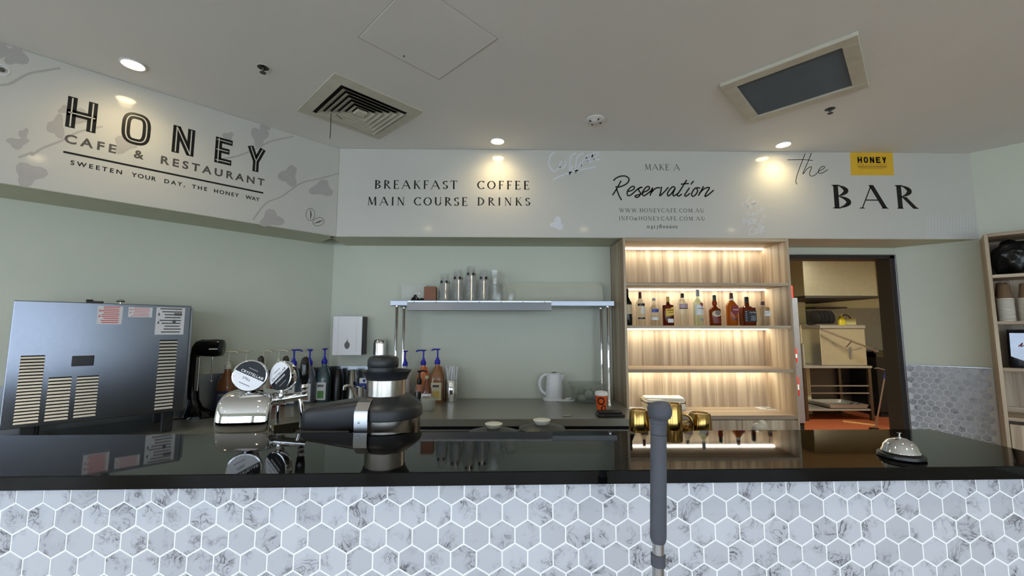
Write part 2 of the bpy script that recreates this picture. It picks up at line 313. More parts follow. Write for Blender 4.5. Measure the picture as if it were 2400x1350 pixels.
# right wall: steel capping over the tiled lower part is built further down
# ---------------------------------------------------------------- lettering engine
def cam_local(root):
    Mi = root.matrix_basis.inverted()
    def f(px, py):
        nrm = root.matrix_basis.to_3x3() @ Vector((0, -1, 0))
        v = Mi @ PP(px, py, root.location, nrm); return (v.x, v.z)
    return f
def glyphs(Tk, t):
    return {
     'A': (1.0, [('l', .47, 1, .08, 0, t), ('l', .46, 1, .90, 0, Tk), ('l', .22, .36, .72, .36, t)], [(.08, 0, .11), (.90, 0, .14)]),
     'B': (.72, [('l', .18, 0, .18, 1, Tk), ('a', .30, .755, .24, .225, -90, 90), ('a', .30, .27, .31, .25, -90, 90), ('l', .1, .98, .32, .98, t), ('l', .18, .525, .32, .525, t), ('l', .1, .02, .32, .02, t)], [(.13, 0, .11), (.13, 1, .11)]),
     'C': (.80, [('a', .46, .5, .37, .49, 48, 312), ('l', .73, .98, .73, .76, t), ('l', .73, .02, .73, .2, t)], []),
     'D': (.86, [('l', .18, 0, .18, 1, Tk), ('a', .3, .5, .43, .48, -90, 90), ('l', .1, .98, .32, .98, t), ('l', .1, .02, .32, .02, t)], [(.13, 0, .1), (.13, 1, .1)]),
     'E': (.66, [('l', .18, 0, .18, 1, Tk), ('l', .1, .98, .56, .98, t), ('l', .18, .52, .46, .52, t), ('l', .1, .02, .58, .02, t), ('l', .55, 1, .56, .82, t), ('l', .58, 0, .61, .2, t), ('l', .46, .61, .46, .43, t)], [(.13, 0, .1), (.13, 1, .1)]),
     'F': (.60, [('l', .18, 0, .18, 1, Tk), ('l', .1, .98, .54, .98, t), ('l', .18, .52, .44, .52, t), ('l', .53, 1, .54, .82, t), ('l', .44, .61, .44, .43, t)], [(.18, 0, .14), (.13, 1, .1)]),
     'H': (.90, [('l', .18, 0, .18, 1, Tk), ('l', .72, 0, .72, 1, Tk), ('l', .18, .52, .72, .52, t)], [(.18, 0, .14), (.18, 1, .14), (.72, 0, .14), (.72, 1, .14)]),
     'I': (.38, [('l', .19, 0, .19, 1, Tk)], [(.19, 0, .14), (.19, 1, .14)]),
     'K': (.80, [('l', .18, 0, .18, 1, Tk), ('l', .2, .48, .64, 1, t), ('l', .32, .6, .70, 0, Tk)], [(.18, 0, .14), (.18, 1, .14), (.64, 1, .1), (.72, 0, .12)]),
     'M': (1.06, [('l', .16, 0, .22, 1, t), ('l', .22, 1, .53, .1, Tk), ('l', .53, .06, .84, 1, t), ('l', .86, 1, .90, 0, Tk)], [(.15, 0, .1), (.2, 1, .08), (.86, 1, .1), (.9, 0, .14)]),
     'N': (.90, [('l', .17, 0, .17, 1, t), ('l', .17, 1, .72, .02, Tk), ('l', .73, 0, .73, 1, t)], [(.17, 0, .1), (.13, 1, .1), (.73, 1, .1)]),
     'O': (.90, [('a', .45, .5, .37, .49, 0, 360)], []),
     'R': (.78, [('l', .18, 0, .18, 1, Tk), ('a', .30, .745, .25, .235, -90, 90), ('l', .1, .98, .32, .98, t), ('l', .18, .51, .32, .51, t), ('l', .34, .5, .72, 0, Tk)], [(.18, 0, .14), (.13, 1, .1), (.76, 0, .08)]),
     'S': (.58, [('a', .29, .74, .19, .235, 40, 262), ('a', .29, .26, .21, .25, -140, 82), ('l', .45, .97, .46, .78, t), ('l', .1, .03, .09, .24, t)], []),
     'T': (.76, [('l', .38, 0, .38, 1, Tk), ('l', .06, .98, .70, .98, t), ('l', .06, 1, .05, .8, t), ('l', .70, 1, .71, .8, t)], [(.38, 0, .14)]),
     'U': (.86, [('l', .18, .35, .18, 1, Tk), ('a', .435, .36, .255, .35, 180, 360), ('l', .69, .35, .69, 1, t)], [(.18, 1, .14), (.69, 1, .1)]),
     'W': (1.24, [('l', .1, 1, .38, 0, Tk), ('l', .38, 0, .62, .95, t), ('l', .58, 1, .86, 0, Tk), ('l', .86, 0, 1.12, 1, t)], [(.1, 1, .12), (.58, 1, .12), (1.12, 1, .1)]),
     'Y': (.80, [('l', .1, 1, .40, .46, Tk), ('l', .40, .46, .70, 1, t), ('l', .40, 0, .40, .48, Tk)], [(.1, 1, .12), (.70, 1, .1), (.4, 0, .14)]),
     '.': (.28, [('l', .14, 0, .14, .11, Tk)], []),
     '@': (.80, [('a', .4, .3, .3, .36, 30, 330), ('a', .42, .32, .12, .17, 0, 360), ('l', .55, .5, .55, .16, t)], []),
     ' ': (.45, [], []),
     '0': (.56, [('a', .28, .33, .2, .32, 0, 360)], []), '1': (.34, [('l', .17, 0, .17, .66, Tk)], [(.17, 0, .1), (.12, .66, .07)]),
     '4': (.56, [('l', .38, -.25, .38, .66, Tk), ('l', .38, .66, .04, .1, t), ('l', .04, .08, .52, .08, t)], []),
     '7': (.5, [('l', .06, .62, .46, .62, t), ('l', .44, .62, .18, -.25, Tk * .8)], []),
     '8': (.54, [('a', .27, .72, .16, .2, 0, 360), ('a', .27, .27, .2, .26, 0, 360)], []),
     '6': (.54, [('a', .27, .28, .19, .27, 0, 360), ('l', .12, .38, .40, .98, t)], []),
     '9': (.54, [('a', .27, .38, .19, .27, 0, 360), ('l', .42, .28, .16, -.28, t)], []),
    }
def serif(bm, text, u0, u1, v0, h, Tk=.17, t=.065, y=-.0015, each=None, wx=1.12):
    """condensed book capitals, tracked out to fill u0..u1"""
    G = glyphs(Tk, t); nat = sum(G[c][0] for c in text) * h * wx; tr = (u1 - u0 - nat) / max(1, len(text) - 1); x = u0
    for ch in text:
        wd, st, sf = G[ch]
        if each and st: bm = BM()
        X = lambda a: x + a * h * wx
        Z = lambda a: v0 + a * h
        for s in st:
            if s[0] == 'l':
                _, xa, ya, xb, yb, q = s; k = q * h / 2
                if abs(ya - yb) > abs(xa - xb) * .7:
                    flat(bm, [(X(xa) - k, Z(ya)), (X(xa) + k, Z(ya)), (X(xb) + k, Z(yb)), (X(xb) - k, Z(yb))], y)
                else: ribbon(bm, [(X(xa), Z(ya)), (X(xb), Z(yb))], q * h, y)
            else:
                _, cx, cy, rx, ry, a0, a1 = s; n = 22; ps = []; ws = []
                for i in range(n + 1):
                    a = R(a0 + (a1 - a0) * i / n); q = t + (Tk - t) * abs(math.cos(a)) ** 1.3
                    ps.append((X(cx + (rx) * math.cos(a)), Z(cy + (ry - q / 2) * math.sin(a)))); ws.append(q * h)
                ribbon(bm, ps, ws, y)
        for sx, sy, hw in sf:
            zz = Z(sy); e = .045 * h * (1 if sy < .5 else -1)
            flat(bm, [(X(sx - hw), zz), (X(sx + hw), zz), (X(sx + hw * .55), zz + e), (X(sx - hw * .55), zz + e)], y)
        if each and st: each(bm)
        x += wd * h * wx + tr
def sans(text, u0, u1, v0, h, m, parent, y=-.0015, bold=0., name='lettering', shear=0., rot=0., each=False):
    """plain capitals from the built-in outline letters, tracked to fill u0..u1; lies in the parent's x,z plane"""
    def mk(sp):
        cu = bpy.data.curves.new('t', 'FONT'); cu.body = text; cu.size = 1; cu.space_character = sp; cu.offset = bold; cu.shear = shear; cu.resolution_u = 3
        o = bpy.data.objects.new('t', cu); COL.objects.link(o); bpy.context.view_layer.update()
        me = bpy.data.meshes.new_from_object(o.evaluated_get(bpy.context.evaluated_depsgraph_get()))
        bpy.data.objects.remove(o); bpy.data.curves.remove(cu)
        xs = [v.co.x for v in me.vertices]; ys = [v.co.y for v in me.vertices]
        return me, min(xs), max(xs), min(ys), max(ys)
    me, a, c, d, e = mk(1.); k = h / (.73 if h else 1); want = (u1 - u0) / k; sp = 1.
    if len(text) > 1:
        m2 = mk(1.5); sl = ((m2[2] - m2[1]) - (c - a)) / .5; sp = 1 + (want - (c - a)) / sl if sl > 1e-6 else 1.
        sp = max(.72, min(sp, 6)); bpy.data.meshes.remove(m2[0]); bpy.data.meshes.remove(me); me, a, c, d, e = mk(sp)
    kx = (u1 - u0) / (c - a)
    for v in me.vertices:
        xx, zz = (v.co.x - a) * kx, v.co.y * k
        if rot:
            cr, sr = math.cos(rot), math.sin(rot); xx, zz = xx * cr - zz * sr, xx * sr + zz * cr
        v.co = Vector((u0 + xx, y, v0 + zz))
    me.materials.clear(); me.materials.append(m); me.name = name
    if each:
        par = list(range(len(me.vertices)))
        def fd(i):
            while par[i] != i: par[i] = par[par[i]]; i = par[i]
            return i
        for e_ in me.edges: par[fd(e_.vertices[0])] = fd(e_.vertices[1])
        isl = {}
        for q in me.polygons: isl.setdefault(fd(q.vertices[0]), []).append(list(q.vertices))
        for fs in isl.values():
            ids = sorted({i for q in fs for i in q}); ix = {i: k_ for k_, i in enumerate(ids)}
            m3 = bpy.data.meshes.new('letter'); m3.from_pydata([me.vertices[i].co[:] for i in ids], [], [[ix[i] for i in q] for q in fs]); m3.materials.append(m); link('letter', m3, parent)
        bpy.data.meshes.remove(me); return None
    return link(name, me, parent)
def block(bm, bi, letter, u0, u1, v0, v1, y=-.0015, thick=.028):
    """heavy letter with a thin pale inline"""
    w_, h_ = u1 - u0, v1 - v0; tk = thick; e = tk / 2
    S = {'H': [[(e, 0), (e, h_)], [(w_ - e, 0), (w_ - e, h_)], [(0, h_ * .48), (w_, h_ * .48)]],
         'N': [[(e, 0), (e, h_)], [(w_ - e, 0), (w_ - e, h_)], [(e, h_ - e * .4), (w_ - e, e * .4)]],
         'E': [[(e, 0), (e, h_)], [(0, e), (w_, e)], [(0, h_ * .52), (w_ * .85, h_ * .52)], [(0, h_ - e), (w_, h_ - e)]],
         'Y': [[(e, h_), (w_ / 2, h_ * .42)], [(w_ - e, h_), (w_ / 2, h_ * .42)], [(w_ / 2, 0), (w_ / 2, h_ * .5)]]}
    if letter == 'O':
        q = [(w_ / 2 + sup(2 * math.pi * i / 40, w_ / 2 - e, h_ / 2 - e, 3.2)[0], h_ / 2 + sup(2 * math.pi * i / 40, w_ / 2 - e, h_ / 2 - e, 3.2)[1]) for i in range(41)]; ss = [q]
    else: ss = S[letter]
    for s in ss:
        s2 = [(u0 + a, v0 + c) for a, c in s]
        ribbon(bm, s2, tk, y)
        if bi is not None:
            if len(s2) == 2:
                a, c = Vector(s2[0]), Vector(s2[1]); d = (c - a).normalized() * tk * .18; s2 = [a + d, c - d]
            ribbon(bi, s2, tk * .16, y - .0008)
# ---------------------------------------------------------------- left printed banner
ban = thing('printed_banner', 'large white glossy wall banner printed HONEY on the angled bulkhead', 'banner', (JX + .003 / S2, YS - .003 / S2, SOF), R(45))
bpy.context.view_layer.update(); ban.matrix_basis = ban.matrix_basis
BL = cam_local(ban)
b = BM(); box(b, (-2.6 * S2, -.001, .002), (-.002, .002, CEIL - SOF - .002)); obj('vinyl_sheet', b, M_banner, ban)
M_twig = mat('pale_grey_print', (176, 172, 170), .2, var=.05)
def px2(root_f, pts, s, ox, oy): return [root_f(ox + x / s, oy + y / s) for x, y in pts]
s1 = 2.3275
tw = [[(0, 465), (60, 455), (150, 405), (250, 385), (330, 372)], [(170, 850), (230, 810), (330, 770), (430, 720), (560, 690)], [(1200, 870), (1300, 850), (1400, 810), (1480, 770), (1600, 745)],
      [(1380, 1200), (1450, 1110), (1540, 1070), (1640, 1000), (1740, 975), (1850, 945)], [(100, 860), (180, 830)]]
for q in tw:
    b = BM(); ribbon(b, [tuple(v) for v in smooth([Vector((p[0], p[1], 0)) for p in px2(BL, q, s1, 0, 0)], 5)], .011, -.0012); obj('twig_print', b, M_twig, ban)
def blob(cx, cy, rx, ry, seed):
    rnd = random.Random(seed); n = 18; b = BM()
    pts = []
    for i in range(n):
        a = 2 * math.pi * i / n; k = 1 + .28 * math.sin(3 * a + seed) + .12 * (rnd.random() - .5); pts.append((cx + rx * k * math.cos(a), cy + ry * k * math.sin(a)))
    q = px2(BL, pts, s1, 0, 0); c = b.verts.new((sum(p[0] for p in q) / n, -.0013 - seed * .00001, sum(p[1] for p in q) / n)); vs = [b.verts.new((p[0], -.0013 - seed * .00001, p[1])) for p in q]
    for i in range(n): b.faces.new((c, vs[i], vs[(i + 1) % n]))
    obj('flower_print', b, M_twig, ban)
for i, q in enumerate([(90, 310, 60, 50), (20, 280, 40, 40), (160, 950, 80, 60), (95, 780, 55, 30), (130, 735, 25, 35), (310, 690, 45, 60), (350, 600, 30, 22), (450, 640, 60, 40), (680, 790, 60, 45),
                       (1415, 745, 45, 50), (1245, 745, 28, 25), (1575, 960, 48, 52), (1755, 1030, 58, 42), (1480, 1195, 60, 45), (1440, 700, 30, 18)]): blob(*q, i)
V0, V1 = 2.572 - SOF, 2.744 - SOF
for ch, (ua, ub) in zip('HONEY', ((-1.462, -1.347), (-1.246, -1.120), (-1.019, -.911), (-.803, -.710), (-.625, -.513))):
    b = BM(); bi = BM(); block(b, bi, ch, ua, ub, V0 - (.01 if ch == 'O' else 0), V1 + (.008 if ch == 'O' else 0), thick=.036); lt = obj('letter', b, M_ink, ban); obj('inline_stroke', bi, M_banner, lt)
def ul(px, py): return BL(px / s1, py / s1)
for wd_, ua, ub in (('CAFE', -1.459, -1.258), ('&', -1.184, -1.140), ('RESTAURANT', -1.064, -.510)): sans(wd_, ua, ub, .274, .049, M_inkg, ban, bold=.03, each=True)
a_, c_ = ul(345, 828), ul(1436, 1053); b = BM(); ribbon(b, [a_, c_], .011, -.0015); obj('rule_line', b, M_ink, ban)
for wd_, x0, x1 in (('SWEETEN', 372, 660), ('YOUR', 712, 850), ('DAY,', 895, 1010), ('THE', 1048, 1132), ('HONEY', 1170, 1308), ('WAY', 1343, 1422)):
    sans(wd_, ul(x0, 1000)[0], ul(x1, 1000)[0], .160, .025, M_ink, ban, bold=.025, each=True)
b = BM()
for cx, cy, rx, ry, rt in ((1693, 1170, 24, 33, 0), (1737, 1210, 32, 22, -.3)):
    q = px2(BL, [(cx + rx * math.cos(a) * math.cos(rt) - ry * math.sin(a) * math.sin(rt), cy + rx * math.cos(a) * math.sin(rt) + ry * math.sin(a) * math.cos(rt)) for a in [i * math.pi / 12 for i in range(25)]], s1, 0, 0)
    ribbon(b, q, .0035, -.0015)
    d = (0, 1) if rt == 0 else (.93, -.36); r_ = max(rx, ry) * .8
    ribbon(b, px2(BL, [(cx - d[0] * r_, cy - d[1] * r_), (cx + 3, cy), (cx + d[0] * r_, cy + d[1] * r_)], s1, 0, 0), [.003, .011, .003], -.0015)
obj('coffee_bean_print', b, M_inkg, ban)
# ---------------------------------------------------------------- back printed banner
bb = thing('printed_banner', 'long white glossy wall banner reading BREAKFAST, Reservation and BAR above the counter', 'banner', (JX, YS - .003, SOF))
BK = cam_local(bb)
b = BM(); box(b, (.004, -.001, .002), (3.79 - JX, .002, CEIL - SOF - .002)); obj('vinyl_sheet', b, M_banner, bb)
M_faint = mat('faint_white_print', (214, 216, 224), .2, var=.02)
def sl(text, x0, x1, yb, yt, Tk=.17, t=.065, wx=1.08):
    a, c = BK(x0, yb), BK(x1, yb); h = BK((x0 + x1) / 2, yt)[1] - BK((x0 + x1) / 2, yb)[1]
    if yb - yt > 13: serif(None, text, a[0], c[0], (a[1] + c[1]) / 2, h, Tk, t, each=lambda q: obj('letter', q, M_ink, bb), wx=wx); return
    b = BM(); serif(b, text, a[0], c[0], (a[1] + c[1]) / 2, h, Tk, t, wx=wx); obj('lettering', b, M_ink, bb)
sl('BREAKFAST', 877, 1072, 443, 423); sl('COFFEE', 1118, 1241, 444, 424); sl('MAIN COURSE', 860, 1096, 482, 462); sl('DRINKS', 1118, 1243, 482, 463)
sl('MAKE A', 1510, 1594, 399, 385, .11, .05); sl('WWW.HONEYCAFE.COM.AU', 1451, 1650, 498, 488.5, .12, .06); sl('INFO@HONEYCAFE.COM.AU', 1450, 1652, 517, 507.5, .12, .06)
sl('0417896601', 1516, 1588, 535.5, 525.5, .15, .06); sl('BAR', 1950, 2150, 489, 434, .2, .05, 1.18)
def script(strokes, s, ox, oy, wd, m, name='script_lettering', root=bb, f=BK, y=-.0015, k=6):
    b = BM()
    for q in strokes:
        pts = [Vector((p[0], p[1], 0)) for p in px2(f, q, s, ox, oy)]
        ribbon(b, [(v.x, v.y) for v in smooth(pts, k)], wd, y)
    return obj(name, b, m, root)
script([[(240, 430), (195, 515), (150, 590), (105, 660)], [(118, 432), (160, 390), (230, 360), (310, 358), (365, 400), (345, 460), (280, 505), (200, 530), (150, 524)], [(165, 545), (190, 620), (220, 690), (250, 737)],
        [(350, 600), (410, 582), (450, 548), (440, 520), (400, 528), (350, 580), (335, 630), (350, 665), (395, 655), (460, 600), (520, 550), (578, 532), (530, 545), (518, 580), (548, 630), (520, 680), (480, 692), (462, 672), (500, 655), (560, 640), (600, 608)],
        [(590, 612), (650, 588), (690, 548), (670, 520), (630, 538), (590, 590), (575, 640), (600, 668), (650, 640), (710, 590), (742, 540)], [(742, 540), (720, 600), (698, 667)], [(712, 625), (770, 562), (820, 540), (858, 546)],
        [(880, 525), (868, 600), (852, 668), (910, 620), (988, 532)], [(1098, 545), (1060, 524), (1010, 570), (975, 630), (985, 670), (1030, 640), (1092, 556)], [(1096, 545), (1066, 620), (1062, 660), (1082, 668), (1140, 630)],
        [(1278, 418), (1170, 590), (1130, 650), (1150, 674), (1200, 640)], [(1185, 487), (1245, 478), (1312, 475)], [(1322, 540), (1250, 650), (1268, 674), (1330, 630)], [(1387, 433), (1342, 490)],
        [(1430, 540), (1390, 570), (1355, 640), (1375, 677), (1420, 650), (1450, 590), (1436, 542), (1490, 548)], [(1544, 518), (1500, 600), (1460, 668)], [(1478, 625), (1560, 555), (1638, 540), (1590, 620), (1566, 678), (1620, 652), (1706, 578)]], 6.75, 1420, 360, .011, M_ink)
script([[(668, 40), (632, 130), (592, 240), (580, 310), (594, 326)], [(726, 35), (690, 125), (645, 232), (690, 180), (728, 166), (708, 225), (722, 252), (762, 240), (795, 206), (840, 182), (848, 162), (820, 165), (793, 200), (800, 226), (832, 220), (880, 190)], [(500, 100), (640, 98), (738, 104)]], 4, 1720, 350, .0055, M_ink)
# yellow badge
b = BM(); q = [BK(1992, 357.5), BK(2092, 358), BK(2095, 411), BK(1994, 411)]; flat(b, q, -.0012); obj('badge_print', b, mat('yellow_print', (226, 180, 52), .25, var=.05), bb)
b = BM(); a_, c_ = BK(2010, 382), BK(2076, 382); hh = BK(2040, 368)[1] - a_[1]
for i, ch in enumerate('HONEY'):
    u = a_[0] + (c_[0] - a_[0]) * i / 4.6; block(b, None, ch, u, u + .036, a_[1], a_[1] + hh, -.002, .012)
obj('badge_lettering', b, M_ink, bb)
a_, c_ = BK(2009, 388), BK(2079, 389); sans('CAFE & RESTAURANT', a_[0], c_[0], a_[1], .012, M_ink, bb, y=-.002)
b = BM(); ribbon(b, [BK(2010, 391.5), BK(2078, 391.5)], .004, -.002); ribbon(b, [BK(2014, 395.5), BK(2076, 396)], .0015, -.002); obj('badge_rule', b, M_ink, bb)
# faint white prints: Coffee, beans, Life .. Enjoy your coffee, town sketch
script([[(1445, 830), (1420, 850), (1412, 900), (1440, 935), (1475, 910)], [(1490, 870), (1470, 900), (1485, 920), (1505, 890), (1490, 870)], [(1560, 835), (1530, 860), (1525, 955), (1540, 900)], [(1600, 835), (1565, 860), (1558, 945), (1580, 890)],
        [(1585, 880), (1590, 910), (1600, 870), (1620, 860)], [(1620, 880), (1650, 850), (1625, 845), (1618, 880), (1650, 880)], [(1655, 870), (1680, 835), (1655, 835), (1650, 868), (1690, 870)], [(1435, 980), (1500, 950), (1590, 925), (1670, 910)]], 2.3275, 680, 0, .012, M_faint, 'faint_script_print')
b = BM()
for cx, cy, rx, ry in ((1307, 519, 8, 12), (1300, 527, 12, 6), (1311, 531, 9, 8)):
    flat(b, [BK(cx + rx * math.cos(i * math.pi / 10), cy + ry * math.sin(i * math.pi / 10)) for i in range(20)], -.0012 - .0001 * rx)
obj('faint_bean_print', b, M_faint, bb)
script([[(155, 435), (110, 500), (75, 525), (85, 505), (140, 545)], [(140, 490), (125, 550)], [(190, 470), (150, 560)], [(160, 515), (205, 505)], [(190, 530), (215, 505), (195, 505), (190, 530), (215, 535)],
        [(130, 580), (115, 620)], [(150, 600), (135, 615), (160, 620)], [(175, 590), (172, 620), (190, 600), (195, 615)], [(215, 590), (210, 620)], [(230, 560), (225, 600)], [(245, 545), (255, 590)], [(265, 540), (275, 580)], [(245, 650), (265, 690)], [(262, 620), (285, 650)], [(280, 600), (295, 640)],
        [(180, 735), (150, 750), (150, 800), (190, 790)], [(200, 750), (195, 790), (215, 785), (210, 750), (200, 750)], [(235, 690), (230, 790)], [(255, 700), (250, 790)], [(265, 750), (285, 730), (268, 725), (265, 770), (290, 765)]], 4, 1720, 350, .006, M_faint, 'faint_script_print')
a_, c_ = BK(1740, 524), BK(1775, 523); sans('ENJOY', a_[0], c_[0], a_[1], .042, M_faint, bb, bold=.02)
rnd = random.Random(3); b = BM()
for i in range(17):
    x = 2172 + i * 7.3; h0 = 520 - rnd.random() * 28
    ribbon(b, [BK(x, 556), BK(x, h0)], .003, -.0013); ribbon(b, [BK(x, h0), BK(x + 3, h0 - 8), BK(x + 6, h0)], .003, -.0014); ribbon(b, [BK(x + 6, h0), BK(x + 6, 556)], .003, -.0013)
    for k in range(3): ribbon(b, [BK(x + 1.5, 540 - k * 9), BK(x + 4.5, 540 - k * 9)], .004, -.0014)
ribbon(b, [BK(2168, 556), BK(2295, 558)], .006, -.0013); obj('faint_town_print', b, mat('fainter_print', (208, 209, 214), .2), bb)
# ---------------------------------------------------------------- ceiling fittings
def downlight(x, y, label, watt=8., group=None, spot=True):
    t = thing('downlight', label, 'downlight', (x, y, CEIL), 0, group)
    b = BM(); lathe(b, [(.048, 0), (.056, -.001), (.058, -.005), (.050, -.008), (.045, -.004)], n=32, cap0=False, cap1=False); obj('trim_ring', b, M_white, t)
    b = BM(); lathe(b, [(.046, -.001), (.046, -.0045)], n=32); obj('lamp_lens', b, M_lamp, t)
    ld = bpy.data.lights.new('downlight_beam', 'SPOT'); ld.energy = watt; ld.color = (1, .80, .42) if group is None else (1, .90, .70); ld.spot_size = R(150); ld.spot_blend = 1.; ld.shadow_soft_size = .035
    lo = bpy.data.objects.new('downlight_beam', ld); COL.objects.link(lo); lo.parent = t; lo.location = (0, 0, -.02)
for px, py, nm in ((312, 150, 'lit recessed downlight in the ceiling in front of the HONEY lettering'), (1166, 330, 'lit recessed downlight above the COFFEE and DRINKS lettering'), (1836, 338, 'lit recessed downlight in the ceiling near the handwritten word the')):
    p = PZ(px, py, CEIL); downlight(p.x, p.y, nm)
for x in (-3.2, -1.1, 1.1, 3.2):
    for y in (.6, -1.2, -3.):
        downlight(x, y, 'lit recessed downlight over the seating side of the room', 34., 'downlights over the seating side')
# square diffuser, turned 45 degrees like the rest of the ceiling grid
c = (PZ(690, 258, CEIL) + PZ(793, 173, CEIL) + PZ(1000, 265, CEIL) + PZ(880, 322, CEIL)) / 4
df = thing('air_diffuser', 'square four-way ceiling air diffuser with stepped louvres and a dangling wire', 'vent', (c.x, c.y, CEIL), R(45))
M_diff = mat('diffuser_paint', (196, 192, 178), .5, var=.08)
def sqring(b, r0, z0, r1, z1, th=.003):
    q = lambda r, z: [(r, r, z), (-r, r, z), (-r, -r, z), (r, -r, z)]
    rings(b, [q(r0, z0), q(r1, z1), q(r1 - th, z1 + th), q(r0 - th, z0 + th), q(r0, z0)], cap0=False, cap1=False)
b = BM(); sqring(b, .29, -.004, .225, -.016, .006); sqring(b, .292, 0, .29, -.004, .01); obj('frame', b, M_diff, df, 20)
b = BM(); box(b, (-.222, -.222, -.0022), (.222, .222, -.0012)); obj('dark_throat', b, M_dark, df)
for i, r in enumerate((.205, .172, .139, .106, .073)):
    b = BM(); sqring(b, r - .03, -.006, r, -.022, .003); obj('louvre_ring', b, M_diff, df, 20)
b = BM(); box(b, (-.035, -.035, -.024), (.035, .035, -.006), .004); obj('centre_plate', b, M_diff, df)
Mi = df.matrix_basis.inverted()
b = BM(); p = PZ(776, 265, CEIL - .02); q = p.copy(); q.z -= .0
d_ = mpp(p); e_ = Vector((p.x, p.y, p.z - 62 * d_)); tube(b, [Mi @ p, Mi @ ((p + e_) / 2 + Vector((.002, 0, 0))), Mi @ e_], .0022, 6)
p2 = PZ(789, 269, CEIL - .02); tube(b, [Mi @ p2, Mi @ (p2 + Vector((.035, .0, -.03)))], .0022, 6); obj('hanging_wire', b, M_black, df)
# return-air grille
cs = [PZ(1688, 193, CEIL), PZ(2018, 70, CEIL), PZ(2032, 200, CEIL), PZ(1752, 282, CEIL)]; c = sum(cs, Vector()) / 4
gr = thing('return_air_grille', 'rectangular ceiling grille with fine grey slats in a cream frame', 'vent', (c.x, c.y, CEIL), R(-45))
gl = ((cs[1] - cs[0]).length + (cs[2] - cs[3]).length) / 4; gw = ((cs[3] - cs[0]).length + (cs[2] - cs[1]).length) / 4
b = BM()
for x0, x1, y0, y1 in ((-gl, gl, -gw, -gw + .07), (-gl, gl, gw - .07, gw), (-gl, -gl + .07, -gw + .07, gw - .07), (gl - .07, gl, -gw + .07, gw - .07)): box(b, (x0, y0, -.022), (x1, y1, 0), .004)
obj('frame', b, M_diff, gr)
b = BM(); box(b, (-gl + .07, -gw + .07, -.003), (gl - .07, gw - .07, -.001)); obj('backing', b, M_dark, gr)
b = BM(); box(b, (-gl + .07, -.0035, -.006), (gl - .07, .0035, 0), 0, M=RX(28)); slat0 = obj('slat', b, mat('grey_slat', (92, 94, 97), .45), gr); n = 34
for i in range(n):
    o = slat0 if i == 0 else copy_tree(slat0, gr)
    o.location = (0, -gw + .078 + (2 * gw - .156) * i / (n - 1), -.008)
# access panel in the ceiling, a hairline joint around it
c = (PZ(830, 85, CEIL) + PZ(1175, 92, CEIL)) / 2
ap = thing('access_panel', 'flush square access panel in the ceiling above the air diffuser', 'panel', (c.x, c.y, CEIL), R(45)); r_ = (PZ(830, 85, CEIL) - PZ(1010, 190, CEIL)).length / 2
b = BM(); sqring(b, r_ + .003, 0, r_ + .003, -.0018, .004); obj('joint', b, mat('joint_grey', (150, 148, 142), .7), ap, 20)
b = BM(); box(b, (-r_, -r_, -.003), (r_, r_, 0), .001); obj('panel', b, M_ceil, ap)
p = PZ(947, 131, CEIL - .003); b = BM(); lathe(b, [(.004, 0), (.004, -.004)], tuple(ap.matrix_basis.inverted() @ p), 12); obj('screw_hole', b, M_black, ap)
# smoke detector and sprinkler openings
p = PZ(1395, 280, CEIL); t = thing('smoke_detector', 'round white unlit ceiling fitting with small dark slots', 'detector', (p.x, p.y, CEIL))
b = BM(); lathe(b, [(.062, 0), (.064, -.006), (.05, -.012), (.048, -.008), (.03, -.02), (.0, -.022)], n=32, cap0=False); obj('body', b, M_ceil, t)
b = BM()
for a in (20, 110, 200, 290): box(b, (.030, -.003, -.0215), (.045, .003, -.013), 0, M=RZ(a))
obj('slot', b, M_black, t)
for px, py, nm in ((617, 158, 'sprinkler head in a dark ceiling hole left of the square diffuser'), (1945, 255, 'sprinkler head in a dark ceiling hole below the grey grille')):
    p = PZ(px, py, CEIL); t = thing('fire_sprinkler', nm, 'sprinkler', (p.x, p.y, CEIL))
    b = BM(); lathe(b, [(.034, 0), (.036, -.002), (.030, -.003), (.028, 0)], n=28, cap0=False, cap1=False); obj('escutcheon', b, M_ceil, t)
    b = BM(); lathe(b, [(.029, -.0005), (.029, -.0015)], n=28); obj('opening', b, M_black, t)
    b = BM(); lathe(b, [(.008, 0), (.008, -.015), (.004, -.02), (.004, -.028), (.016, -.03), (.016, -.032)], n=14); obj('deflector', b, mat('dark_metal', (70, 70, 70), .4, .8), t)
p = PP(5, 165, (JX, YS, 0), (1 / S2, -1 / S2, 0)); t = thing('sprinkler_rosette', 'round pale wall rosette with dark centre on the far left banner edge', 'sprinkler', p, R(45))
b = BM(); lathe(b, [(.028, -.005), (.028, .006), (.023, .010), (.020, .006)], n=28, cap1=False, M=RX(90)); obj('ring', b, M_white, t)
b = BM(); lathe(b, [(.012, -.005), (.010, .012), (.0, .013)], n=20, cap1=False, M=RX(90)); obj('centre', b, M_inkg, t)
